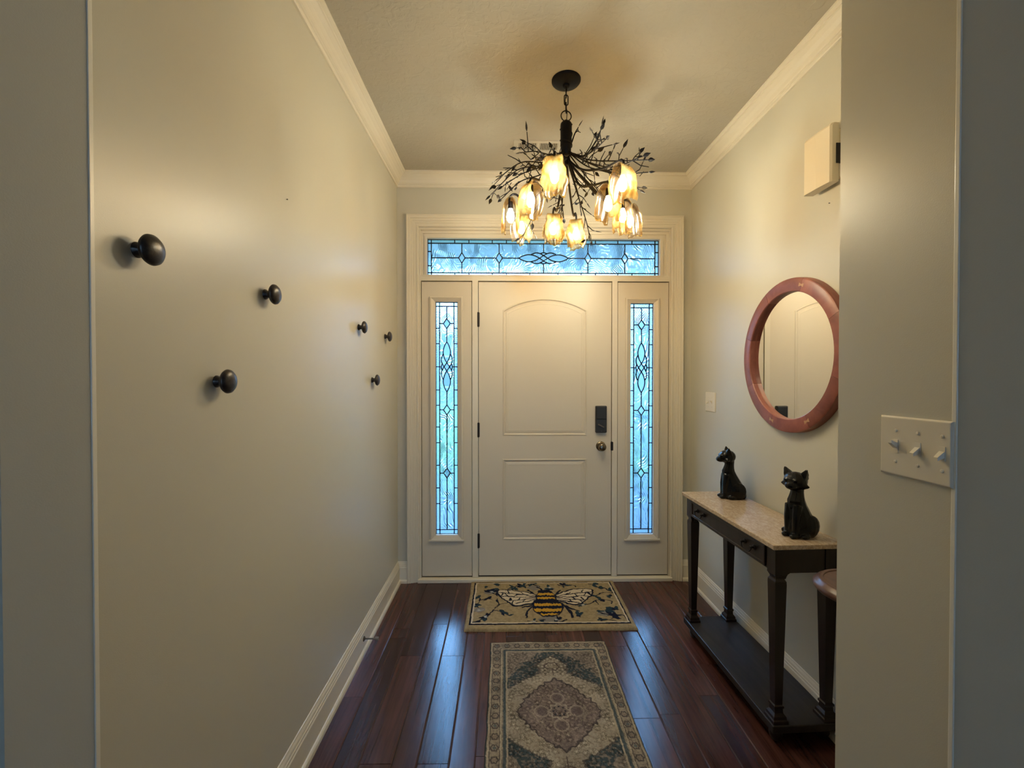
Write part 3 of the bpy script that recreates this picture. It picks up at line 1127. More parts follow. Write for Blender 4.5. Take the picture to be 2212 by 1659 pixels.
def leaf_mb(p, d, ln, wd):
    d = Vector(d).normalized()
    s_ = d.orthogonal().normalized()
    s_ = (Matrix.Rotation(rs.uniform(0, 6.28), 3, d) @ s_)
    n_ = d.cross(s_)
    p = Vector(p)
    o_ = MB()
    A = [p, p + d * ln * .3 + s_ * wd * .45, p + d * ln * .55 + s_ * wd * .42, p + d * ln, p + d * ln * .55 - s_ * wd * .42, p + d * ln * .3 - s_ * wd * .45]
    mid1, mid2 = p + d * ln * .32 + n_ * wd * .18, p + d * ln * .6 + n_ * wd * .14
    lo1, lo2 = p + d * ln * .32 - n_ * wd * .06, p + d * ln * .6 - n_ * wd * .06
    vs = [q[:] for q in A + [mid1, mid2, lo1, lo2]]
    top_ = [(0, 1, 6), (1, 2, 7, 6), (2, 3, 7), (3, 4, 7), (4, 5, 6, 7), (5, 0, 6)]
    bot = [tuple({6: 8, 7: 9}.get(i, i) for i in f)[::-1] for f in top_]
    return o_.add(vs, top_ + bot)


def twig(pts, subs, leaf_at_end=True, seed=0):
    """pts: axis-relative control points; subs: list of (t, direction, length)"""
    rr = random.Random(seed)
    c = catmull(pts, 6)
    b = MB().tube([L2(p) for p in c], [.135 - .05 * i / len(c) for i in range(len(c))], 6)
    leaves = []
    if leaf_at_end:
        leaves.append((c[-1], c[-1] - c[-2]))
    for t, d, ln in subs:
        i = min(len(c) - 2, int(t * (len(c) - 1)))
        d = Vector(d).normalized()
        p0 = c[i]
        p1 = p0 + d * ln * .5 + Vector((rr.uniform(-.3, .3), rr.uniform(-.3, .3), rr.uniform(-.2, .3)))
        p2 = p0 + d * ln + Vector((rr.uniform(-.3, .3), rr.uniform(-.3, .3), rr.uniform(-.4, .5)))
        b.tube([L2(p) for p in (p0, p1, p2)], [.1, .085, .065], 5)
        if rr.random() < .72:
            leaves.append((p2, p2 - p1))
        if rr.random() < .6:
            dd = (p2 - p1).normalized()
            side = dd.orthogonal().normalized() * rr.choice((-1, 1))
            q = p1 + (dd * .4 + side).normalized() * ln * .38
            b.tube([L2(p1), L2(q)], [.085, .06], 5)
            if rr.random() < .35:
                leaves.append((q, q - p1))
    o_ = b.build('twig', M['black_metal'], ch, smooth=True)
    for p, d in leaves:
        leaf_mb(L2(p), d, rr.uniform(1.15, 1.6), rr.uniform(.62, .8)).build('leaf', M['black_metal'], o_)


def rad(a, r_, z):
    return (r_ * math.cos(R(a)), r_ * math.sin(R(a)), z)


TW = random.Random(11)
sd = 0
for a in (-165, -140, -118, -62, -40, -22, -5, 12, 33, 60, 95, 130, 152, 172, 190):
    sd += 1
    far = 11.5 + TW.uniform(0, 4.0)
    z1, z2, z3 = 94.4 + TW.uniform(-.6, .6), 92.6 + TW.uniform(-1.6, 1.4), 90.4 + TW.uniform(-2.8, 2.4)
    j = TW.uniform(-9, 9)
    pts = [rad(a, .9, 96.6), rad(a + j * .3, far * .3, z1), rad(a + j, far * .65, z2), rad(a + j * 1.6, far, z3)]
    subs = []
    for t in (.3, .4, .5, .58, .67, .76, .86, .94):
        up_ = TW.choice((.8, .5, .3, -.7, -.4, -.9))
        aa = a + TW.choice((-1, 1)) * TW.uniform(25, 65)
        subs.append((t, (math.cos(R(aa)), math.sin(R(aa)), up_), TW.uniform(1.5, 3.2)))
    twig(pts, subs, True, 300 + sd)
# the tall sprigs rising on the mirror side and the drooping sprig towards the door
twig([(1.0, -.2, 98.5), (1.6, -.3, 100.2), (2.2, -.4, 101.2)], [(.5, (1, 0, .3), .9)], True, 401)
twig([(.9, -.6, 96.4), (3.2, -1.2, 95.7), (5.2, -1.4, 98.2), (6.4, -1.6, 101.0)], [(.35, (.5, 0, .9), 3.6), (.5, (.6, .1, .9), 3.0), (.7, (1, 0, .3), 1.0)], True, 402)
twig([(.5, 1.0, 95.5), (2.6, 4.0, 91.5), (5.0, 6.5, 86.5), (5.9, 7.2, 83.0)], [(.5, (.6, .1, -.5), 2.4), (.62, (-.2, 0, -1), 2.4), (.75, (.7, 0, -.6), 2.2), (.85, (.3, .2, -1), 1.8), (.9, (-.4, 0, -1), 1.6)], True, 403)
twig([(.1, 1.0, 95.0), (.05, 4.5, 91), (.0, 7.5, 87.5)], [(.5, (.1, .2, -1), 3.0), (.7, (-.2, .2, -1), 2.5)], False, 404)
twig([(-.6, .9, 95.5), (-3.5, 5.0, 91), (-6.2, 8.0, 86.8), (-7.6, 8.8, 84.2)], [(.5, (-.4, .2, -1), 2.6), (.7, (.3, 0, -1), 2.4), (.85, (-.5, 0, -.8), 2.2)], True, 405)

# ------------------------------------------------------------------ ceiling register
vt = tag(empty('ceiling_vent', (7.9, 102.3, CE)), 'white rectangular ceiling air register behind the chandelier', 'vent')
vx0, vx1, vy0, vy1 = 2.2, 13.6, 99.9, 104.95
op = [(3.35, 7.55), (8.25, 12.45)]
vb = MB()
for x0, x1, y0, y1 in ((vx0, op[0][0], vy0, vy1), (op[0][1], op[1][0], vy0, vy1), (op[1][1], vx1, vy0, vy1), (op[0][0], op[0][1], vy0, vy0 + .95), (op[0][0], op[0][1], vy1 - .95, vy1), (op[1][0], op[1][1], vy0, vy0 + .95), (op[1][0], op[1][1], vy1 - .95, vy1)):
    vb.box(x0, y0, CE - .22, x1, y1, CE)
vb.build('frame', M['vent'], vt)
MB().box(op[0][0], vy0 + .9, CE - .03, op[1][1], vy1 - .9, CE).build('duct', M['cartouche'], vt)
for a, b in op:
    n = 11
    for i in range(n):
        x = a + (i + .5) * (b - a) / n
        s_ = MB().box(-.05, vy0 + .95, -.14, .05, vy1 - .95, .14)
        s_.xf(Matrix.Translation((x, 0, CE - .15)) @ Matrix.Rotation(R(35), 4, 'Y'))
        s_.build('slat', M['vent'], vt)
MB().lathe([(.12, CE - .3), (.12, CE - .2)], 8, Matrix.Translation((2.75, 102.4, 0))).build('screw', M['steel'], vt)

# ------------------------------------------------------------------ knobs on the left wall
KN = [(34.76, 65.36, 'largest looking dark round knob, first in upper row by the wall corner'),
      (53.03, 65.42, 'dark round wooden knob on wall, second along the upper row'),
      (44.07, 54.94, 'dark round knob of the lower row, between the first two upper knobs'),
      (86.56, 65.44, 'small looking dark wall knob, third along the upper row towards the door'),
      (105.5, 65.45, 'dark wall knob in upper row closest to the door casing'),
      (95.12, 54.94, 'dark wall knob in lower row near the front door end')]
knob_me = MB().lathe([(.001, 0), (.62, 0), (.6, .12), (.44, .3), (.4, .55), (.52, .72), (.85, .82), (1.12, .95), (1.22, 1.1), (1.18, 1.28), (.95, 1.5), (.6, 1.64), (.001, 1.7)], 36)
stem_me = MB().lathe([(.001, 0), (.62, 0), (.6, .12), (.44, .3), (.4, .55), (.52, .72), (.3, .75), (.001, .75)], 28)
head_me = MB().lathe([(.001, .66), (.4, .66), (.85, .82), (1.12, .95), (1.22, 1.1), (1.18, 1.28), (.95, 1.5), (.6, 1.64), (.25, 1.69), (.001, 1.7)], 36)
knob0 = None
for y, z, lab in KN:
    t = empty('wall_knob', (LW, y, z))
    t.rotation_euler = (0, R(90), 0)
    tag(t, lab, 'knob', 'dark round knobs on the long wall')
    if knob0 is None:
        knob0 = [stem_me.build('stem', M['knob_wood'], t, local=True, smooth=True, angle=60), head_me.build('cap', M['knob_wood'], t, local=True, smooth=True, angle=60)]
    else:
        for q in knob0:
            c = q.copy()
            c.parent = t
            COL.objects.link(c)
n1 = MB().lathe([(.001, .22), (.09, .22), (.09, .16), (.035, .15), (.035, -.1)][::-1], 8)
for (loc, rot, lab) in (((LW, 58.2, 79.0), R(90), 'tiny dark nail high on the long knob wall'), ((RW, 67.2, 82.7), R(-90), 'tiny dark nail under the door chime')):
    o = n1.build('nail', M['hardware'], None, local=True)
    o.location = Vector(loc) * IN
    o.rotation_euler = (0, rot, 0)
    tag(o, lab, 'nail')

# door stop on the left baseboard
ds = tag(empty('door_stop', (LW + .62, 87.0, 2.9)), 'small metal door stop sticking out of the white baseboard', 'door stop')
ry = Matrix.Rotation(R(90), 4, 'Y')
MB().lathe([(.5, 0), (.5, .12), (.3, .28), (.16, .34), (.15, 2.4), (.001, 2.45)], 14, ry).build('rod', M['steel'], ds, local=True, smooth=True)
MB().lathe([(.16, 2.3), (.34, 2.3), (.36, 2.85), (.3, 2.98), (.001, 3.0)], 14, ry).build('rubber_tip', M['rubber'], ds, local=True, smooth=True)


# ------------------------------------------------------------------ switches
def switch_plate(name, label, X, y_first, n, z0, z1, margin, pitch, states, margin_r=None):
    """plate on a wall whose room side faces -X; gangs run towards smaller Y"""
    yc = y_first - (n - 1) * pitch / 2
    t = tag(empty(name, (X, yc, (z0 + z1) / 2)), label, 'light switch')
    ya, yb = y_first + margin, y_first - (n - 1) * pitch - (margin_r or margin)
    zc = (z0 + z1) / 2
    hy, hz = (ya - yb) / 2, (z1 - z0) / 2
    ym = (ya + yb) / 2

    def L(dy, dz, x):
        return [(x, ym - dy, zc - dz), (x, ym + dy, zc - dz), (x, ym + dy, zc + dz), (x, ym - dy, zc + dz)]
    MB().loops([L(hy, hz, X), L(hy, hz, X - .12), L(hy - .1, hz - .1, X - .22), L(hy - .16, hz - .16, X - .23)], True, True, True).build('plate', M['plate'], t)
    for i in range(n):
        y = y_first - i * pitch
        MB().box(X - .28, y - .22, zc - .5, X - .2, y + .22, zc + .5).build('toggle_slot', M['plate'], t)
        s_ = MB().loops([[(X - .2, y + a, zc + b) for a, b in ((-.19, -.24), (.19, -.24), (.19, .24), (-.19, .24))],
                         [(X - .72, y + a, zc + states[i] * .36 + b) for a, b in ((-.15, -.12), (.15, -.12), (.15, .12), (-.15, .12))]], True, True, True)
        s_.build('toggle', M['plate'], t)
        for zz in (zc + 1.19, zc - 1.19):
            MB().lathe([(.13, 0), (.13, .05), (.07, .08), (.001, .08)], 10, Matrix.Translation((X - .22, y, zz)) @ Matrix.Rotation(R(-90), 4, 'Y')).build('screw', M['plate'], t)
    return t


switch_plate('light_switch', 'ivory three toggle switch plate on the near wall end', PIN, 32.85, 3, 47.75, 52.3, 1.42, 1.78, (1, -1, -1), 0.62)
switch_plate('light_switch', 'small ivory two toggle switch plate beside the door casing', RW, 106.9, 2, 47.1, 51.85, 1.6, 1.81, (-1, 1))

# ------------------------------------------------------------------ door chime
dc = tag(empty('door_chime', (RW, 67.2, 89.2)), 'cream door chime box mounted high on the wall above the mirror', 'door chime')
MB().box(RW - .65, 64.6, 85.6, RW, 69.3, 92.9, 0.1).build('backplate', M['chime'], dc)
fx = RW - 2.3
prof_c = [(RW - .8, 69.95), (fx + .05, 69.95), (fx - .1, 69.7), (fx + .0, 67.4), (fx - .02, 67.3), (fx + .25, 64.75), (fx + .5, 64.5), (RW - .8, 64.5)]
cv = MB().loops([[(x, y, 84.9) for x, y in prof_c], [(x, y, 85.2) for x, y in prof_c], [(x, y, 93.3) for x, y in prof_c], [(x + (.25 if x < RW - 1.5 else 0), y, 93.7) for x, y in prof_c]], True, True, True)
cv.build('cover', M['chime'], dc)
MB().box(RW - 1.25, 64.42, 87.6, RW - .55, 64.56, 90.6).build('slot', M['chime_dark'], dc, label='black slot in the side')

# ------------------------------------------------------------------ round mirror
MY, MZ, MR = 75.55, 59.25, 13.5
mi = tag(empty('mirror', (RW, MY, MZ)), 'round wall mirror in a reddish segmented wooden frame above console', 'mirror')


def ring_sector(a0, a1, r0, r1, xb, xf_, n=10):
    ls = []
    for i in range(n + 1):
        a = a0 + (a1 - a0) * i / n
        c, s_ = math.cos(a), math.sin(a)
        sec = [(xb, r0 - .1), (xf_ + .12, r0), (xf_, r0 + .12), (xf_, r1 - .3), (xf_ + .15, r1 - .06), (xf_ + .4, r1), (xb, r1)]
        ls.append([(x, MY + r * c, MZ + r * s_) for x, r in sec])
    return MB().loops(ls, True, True, True)


for i in range(8):
    a0 = R(22.5 + 45 * i - 4)
    ring_sector(a0 + .002, a0 + R(45) - .002, MR - 2.35, MR, RW - .05, RW - 1.45).build('frame_segment', M['frame_wood'], mi, smooth=True, angle=35)
for i in (5, 6, 2):
    a = R(22.5 + 45 * i - 4)
    c, s_ = math.cos(a), math.sin(a)
    rm = MR - 1.2
    er, et = Vector((0, c, s_)), Vector((0, -s_, c))
    pc = Vector((RW - 1.45, MY, MZ)) + er * rm
    q = [(-.6, -.32), (0, -.12), (.6, -.32), (.6, .32), (0, .12), (-.6, .32)]
    MB().loops([[(pc + et * u + er * v + Vector((.1, 0, 0)))[:] for u, v in q], [(pc + et * u + er * v - Vector((.02, 0, 0)))[:] for u, v in q]], True, True, True).build('bowtie_key', M['key_wood'], mi, label='pale bowtie inlay')
MB().lathe([(MR - 2.2, 0), (MR - 2.2, .12), (MR - 2.25, .12)], 96, Matrix.Translation((RW - .55, MY, MZ)) @ Matrix.Rotation(R(-.85), 4, 'Z') @ Matrix.Rotation(R(-90), 4, 'Y')).build('mirror_glass', M['mirror'], mi)

# ------------------------------------------------------------------ console table
TR = R(2.0)
ct = tag(empty('console_table', (44.9, 78.4, 0), 0), 'narrow dark wood console table with beige marble top under the mirror', 'table')
ct.rotation_euler = (0, 0, TR)
hx, hy = 5.7, 15.3      # half sizes of the marble top
MB().box(-hx, -hy, 29.85, hx, hy, 30.6, 0.12).build('top', M['marble'], ct, local=True, label='polished beige marble slab')
ax, ay = hx - .75, hy - .75
legp = [(sx * (ax - 1.0), sy * (ay - 1.0)) for sx in (-1, 1) for sy in (-1, 1)]
for (x, y) in legp:
    sq = [(-1, -1), (1, -1), (1, 1), (-1, 1)]

    def S(h, z):
        return [(x + h * a, y + h * b, z) for a, b in sq]
    MB().loops([S(.95, 29.85), S(.95, 25.7), S(.86, 25.5), S(.7, 25.2), S(.7, 25.0), S(.88, 24.7), S(.9, 24.2), S(.58, 6.2), S(.58, 5.9), S(.74, 5.75), S(.74, 5.45), S(.62, 5.3), S(.66, 4.7), S(.95, 4.3), S(1.0, 3.9), S(1.15, 3.75), S(1.15, 3.4), S(1.15, 3.3)], True, True, True).build('leg', M['table_wood'], ct, local=True)


def apron(x0, y0, x1, y1):
    return MB().box(x0, y0, 26.0, x1, y1, 29.85)


apron(-ax + .2, -ay + 2.0, -ax + 1.0, ay - 2.0).build('apron', M['table_wood'], ct, local=True)
apron(ax - 1.0, -ay + 2.0, ax - .2, ay - 2.0).build('apron', M['table_wood'], ct, local=True)
for sy in (-1, 1):
    y0 = sy * (ay - .2)
    y1 = sy * (ay - 1.0)
    a = apron(-ax + 2.0, min(y0, y1), ax - 2.0, max(y0, y1))
    a.build('apron', M['table_wood'], ct, local=True)
# corner brackets
for (x, y) in legp:
    for dx, dy in ((-math.copysign(1, x), 0), (0, -math.copysign(1, y))):
        pr2 = [(1.0, 26.05), (2.3, 26.05), (1.9, 25.85), (1.35, 25.5), (1.1, 24.9), (1.0, 24.9)]
        th_ = .35
        if dx:
            ls = [[(x + dx * d_, y + o_, z) for d_, z in pr2] for o_ in (-th_, th_)]
        else:
            ls = [[(x + o_, y + dy * d_, z) for d_, z in pr2] for o_ in (-th_, th_)]
        MB().loops(ls, True, True, True).build('bracket', M['table_wood'], ct, local=True)
dr = MB()
dl = [(0, .02), (0, -.3), (.12, -.36), (.4, -.36), (.5, -.22), (.62, -.22)]
y0, y1, z0, z1 = -ay + 2.35, ay - 2.35, 26.25, 29.5
dr.loops([[(-ax + .2 + b, y0 + a, z0 + a), (-ax + .2 + b, y1 - a, z0 + a), (-ax + .2 + b, y1 - a, z1 - a), (-ax + .2 + b, y0 + a, z1 - a)] for a, b in dl], True, False, True)
dro = dr.build('drawer', M['table_wood'], ct, local=True)
for yy in (-8.2, 8.2):
    xf0 = -ax - .05
    hb = MB()
    for e in (-1.3, 1.3):
        hb.lathe([(.42, 0), (.42, .1), (.2, .16), (.16, .5), (.26, .62), (.2, .75), (.001, .78)], 12, Matrix.Translation((xf0, yy + e, 28.1)) @ Matrix.Rotation(R(-90), 4, 'Y'))
    hb.tube(catmull([(xf0 - .5, yy - 1.3, 28.1), (xf0 - .62, yy - 1.25, 27.6), (xf0 - .68, yy - .7, 27.25), (xf0 - .68, yy + .7, 27.25), (xf0 - .62, yy + 1.25, 27.6), (xf0 - .5, yy + 1.3, 28.1)], 5), .11, 8)
    hb.build('handle', M['hardware'], dro, local=True, smooth=True, label='dark metal bail pull')
bx, by = hx - .35, hy - .35
MB().box(-bx, -by, 2.15, bx, by, 3.3, 0.14).build('base_shelf', M['shelf_wood'], ct, local=True, label='worn dark lower shelf board')
for sx in (-1, 1):
    for sy in (-1, 1):
        MB().lathe([(.55, 0), (.75, .25), (.95, .9), (.85, 1.5), (.6, 1.85), (.6, 2.15)], 16, Matrix.Translation((sx * (bx - 1.6), sy * (by - 1.8), 0))).build('foot', M['table_wood'], ct, local=True, smooth=True)


# ------------------------------------------------------------------ cat statues
def cat(loc, facing, head_yaw, tail_side, label, s=1.0):
    b = MB()
    # trunk, lofted upwards: z, centre x, half length, half width
    sec = [(0.0, -.35, 2.2, 1.5), (.35, -.4, 2.5, 1.75), (1.4, -.35, 2.5, 1.8), (2.6, -.15, 2.15, 1.7), (3.8, .2, 1.75, 1.45), (4.9, .55, 1.45, 1.22), (5.7, .8, 1.3, 1.2), (6.3, .72, 1.1, 1.05), (7.0, .6, .95, .92), (7.8, .55, .95, .95), (8.4, .6, 1.0, 1.0)]
    n = 10
    ls = []
    for z, cx, rx, ry_ in sec:
        ls.append([(cx + rx * math.cos(2 * math.pi * i / n), ry_ * math.sin(2 * math.pi * i / n), z) for i in range(n)])
    b.loops(ls, True, True, True)
    # chest keel
    b.ellipsoid((1.45, 0, 5.0), (.62, .8, 1.25), 10, 7)
    for sy in (1, -1):
        b.tube([(1.25, sy * .62, 5.0), (1.6, sy * .68, 3.0), (1.65, sy * .66, 1.2), (1.7, sy * .66, .3)], [.75, .6, .5, .55], 8)
        b.ellipsoid((2.1, sy * .68, .36), (.72, .5, .4), 10, 6)
        b.ellipsoid((-.75, sy * 1.25, 1.75), (1.65, .75, 1.75), 12, 8)
        b.ellipsoid((.55, sy * 1.5, .4), (.95, .45, .42), 10, 6)
    ts = tail_side
    b.tube(catmull([(-2.4, 0, .55), (-2.6, ts * 1.3, .5), (-1.6, ts * 2.25, .48), (0, ts * 2.25, .45), (1.1, ts * 1.9, .4)], 5), .42, 8)
    # head
    h = MB()
    h.ellipsoid((.15, 0, 0), (1.15, 1.12, .95), 12, 8)
    h.ellipsoid((1.05, 0, -.32), (.62, .62, .45), 10, 7)
    for sy in (1, -1):
        h.loops([[(.5, sy * .3, .5), (-.45, sy * .28, .5), (-.4, sy * 1.05, .2), (.45, sy * 1.02, .2)], [(.34, sy * .6, .95), (-.24, sy * .6, .95), (-.24, sy * 1.14, .8), (.3, sy * 1.14, .8)], [(.12, sy * .98, 1.34), (-.02, sy * .98, 1.34), (-.02, sy * 1.16, 1.32), (.12, sy * 1.16, 1.32)]], True, True, True)
        h.tube([(.35, sy * .4, -.3), (.3, sy * 1.0, -.38), (.3, sy * 1.42, -.42)], [.5, .36, .06], 6)
        h.ellipsoid((.9, sy * .42, .22), (.38, .4, .26), 8, 6)
    h.xf(Matrix.Translation((.8, 0, 8.75)) @ Matrix.Rotation(head_yaw, 4, 'Z') @ Matrix.Rotation(R(4), 4, 'Y') @ Matrix.Scale(1.48, 4))
    b.add(h.v, h.f)
    b.v = [(x * s, y * s, z * s) for x, y, z in b.v]
    b.v = [(x, y, max(z, 0.0)) for x, y, z in b.v]
    me = b.mesh('cat_statue')
    tmp = bpy.data.objects.new('tmp', me)
    COL.objects.link(tmp)
    r = tmp.modifiers.new('r', 'REMESH')
    r.mode = 'VOXEL'
    r.voxel_size = .13 * IN
    sm_ = tmp.modifiers.new('s', 'SMOOTH')
    sm_.factor = .5
    sm_.iterations = 2
    d = tmp.modifiers.new('d', 'DECIMATE')
    d.ratio = .11
    dg = bpy.context.evaluated_depsgraph_get()
    me2 = bpy.data.meshes.new_from_object(tmp.evaluated_get(dg))
    bpy.data.objects.remove(tmp)
    me2.polygons.foreach_set('use_smooth', [False] * len(me2.polygons))
    me2.materials.clear()
    me2.materials.append(M['cat'])
    o_ = bpy.data.objects.new('cat_statue', me2)
    COL.objects.link(o_)
    o_.location = Vector(loc) * IN
    o_.rotation_euler = (0, 0, facing)
    tag(o_, label, 'statue', 'black ceramic cats on the console')
    return o_


cat((47.0, 88.3, 30.6), R(172), R(-10), -1, 'black faceted ceramic cat in profile on far end of marble top', .98)
cat((46.3, 66.8, 30.6), R(196), R(14), -1, 'black faceted ceramic cat facing the room on near end of marble top', 1.0)

# ------------------------------------------------------------------ small round stand behind the near wall end
st = tag(empty('plant_stand', (43.4, 51.0, 0)), 'small round topped reddish wood stand peeking past the near wall end', 'table')
MB().lathe([(.001, 29.0), (4.4, 29.0), (5.0, 29.2), (5.25, 29.55), (5.25, 29.8), (5.0, 30.1), (4.75, 30.18), (4.65, 30.35), (4.4, 30.45), (4.15, 30.4), (4.1, 30.3), (.001, 30.3)], 48).build('top', M['stand_wood'], st, local=True, smooth=True, angle=50)
MB().lathe([(.9, 5.0), (1.3, 6.5), (1.5, 8), (1.0, 10), (.8, 12), (1.2, 15), (1.35, 18), (.9, 21), (.75, 23), (1.2, 24), (1.0, 25), (2.2, 28.5), (2.2, 29.0)], 24).build('column', M['table_wood'], st, local=True, smooth=True)
for i in range(3):
    a = R(90 + 120 * i)
    c, s_ = math.cos(a), math.sin(a)
    MB().tube([(c * r_, s_ * r_, z) for r_, z in ((.6, 6.2), (2.0, 5.6), (3.6, 3.2), (5.0, 1.2), (5.9, .45))], [.75, .7, .6, .5, .45], 8).build('leg', M['table_wood'], st, local=True, smooth=True)


# ------------------------------------------------------------------ textiles (pattern woven in as per-vertex colour)
def vnoise(U, V, s, seed):
    rg = np.random.default_rng(seed)
    g = rg.random((256, 256))
    x, y = U * s, V * s
    xi, yi = np.floor(x).astype(int), np.floor(y).astype(int)
    fx_, fy_ = x - xi, y - yi
    fx_ = fx_ * fx_ * (3 - 2 * fx_)
    fy_ = fy_ * fy_ * (3 - 2 * fy_)
    a = g[xi % 256, yi % 256]
    b = g[(xi + 1) % 256, yi % 256]
    c = g[xi % 256, (yi + 1) % 256]
    d = g[(xi + 1) % 256, (yi + 1) % 256]
    return (a * (1 - fx_) + b * fx_) * (1 - fy_) + (c * (1 - fx_) + d * fx_) * fy_


def textile(name, mat, loc, w_, l_, t, step, paint, edge, label, cat_):
    nu, nv = int(w_ / step) + 1, int(l_ / step) + 1
    u = np.linspace(0, w_, nu)
    v = np.linspace(0, l_, nv)
    U, V = np.meshgrid(u, v)
    dist = np.minimum(np.minimum(U, w_ - U), np.minimum(V, l_ - V))
    Z = t * np.sqrt(np.clip(1 - (1 - np.clip(dist / edge, 0, 1)) ** 2, 0, 1))
    col, zoff = paint(U, V, w_, l_)
    Z = Z + zoff * np.clip(dist / edge, 0, 1)
    X = U - w_ / 2
    Y = l_ / 2 - V
    wob = (vnoise(U, V, .35, 3) - .5) * .25
    X = X + wob * np.clip(1 - dist / 1.5, 0, 1)
    Y = Y + wob * np.clip(1 - dist / 1.5, 0, 1)
    co = np.stack([X * IN, Y * IN, np.maximum(Z, 0.0) * IN], -1).reshape(-1, 3)
    idx = np.arange(nu * nv).reshape(nv, nu)
    q = np.stack([idx[:-1, :-1], idx[1:, :-1], idx[1:, 1:], idx[:-1, 1:]], -1).reshape(-1, 4)
    me = bpy.data.meshes.new(name)
    me.vertices.add(len(co))
    me.vertices.foreach_set('co', co.astype(np.float32).ravel())
    nq = len(q)
    me.loops.add(nq * 4)
    me.loops.foreach_set('vertex_index', q.astype(np.int32).ravel())
    me.polygons.add(nq)
    me.polygons.foreach_set('loop_start', np.arange(0, nq * 4, 4, dtype=np.int32))
    me.polygons.foreach_set('use_smooth', np.ones(nq, dtype=bool))
    me.update(calc_edges=True)
    at = me.color_attributes.new('Col', 'FLOAT_COLOR', 'POINT')
    rgba = np.concatenate([col.reshape(-1, 3), np.ones((nu * nv, 1))], 1).astype(np.float32)
    at.data.foreach_set('color', rgba.ravel())
    me.materials.append(mat)
    o_ = bpy.data.objects.new(name, me)
    COL.objects.link(o_)
    o_.location = Vector(loc) * IN
    tag(o_, label, cat_)
    return o_


def seg_d(U, V, a, b):
    ax_, ay_ = a
    dx, dy = b[0] - ax_, b[1] - ay_
    L_ = dx * dx + dy * dy + 1e-9
    t = np.clip(((U - ax_) * dx + (V - ay_) * dy) / L_, 0, 1)
    return np.hypot(U - ax_ - t * dx, V - ay_ - t * dy)


def poly_d(U, V, pts):
    d = np.full(U.shape, 1e9)
    for a, b in zip(pts[:-1], pts[1:]):
        d = np.minimum(d, seg_d(U, V, a, b))
    return d


def inside(U, V, pts):
    r = np.zeros(U.shape, bool)
    n = len(pts)
    for i in range(n):
        x1, y1 = pts[i]
        x2, y2 = pts[(i + 1) % n]
        c = ((y1 > V) != (y2 > V)) & (U < (x2 - x1) * (V - y1) / (y2 - y1 + 1e-12) + x1)
        r ^= c
    return r


def smooth_pts(pts, closed=True):
    p = [(a, b, 0) for a, b in pts]
    if closed:
        c = catmull([p[-1]] + p + [p[0], p[1]], 5)
        c = c[5:-5]
    else:
        c = catmull(p, 5)
    return [(q.x, q.y) for q in c]


TAN, NAVY, CREAM, YEL, GREY, TEAL = (.37, .285, .165), (.010, .013, .032), (.66, .56, .42), (.60, .34, .045), (.33, .30, .27), (.022, .045, .065)


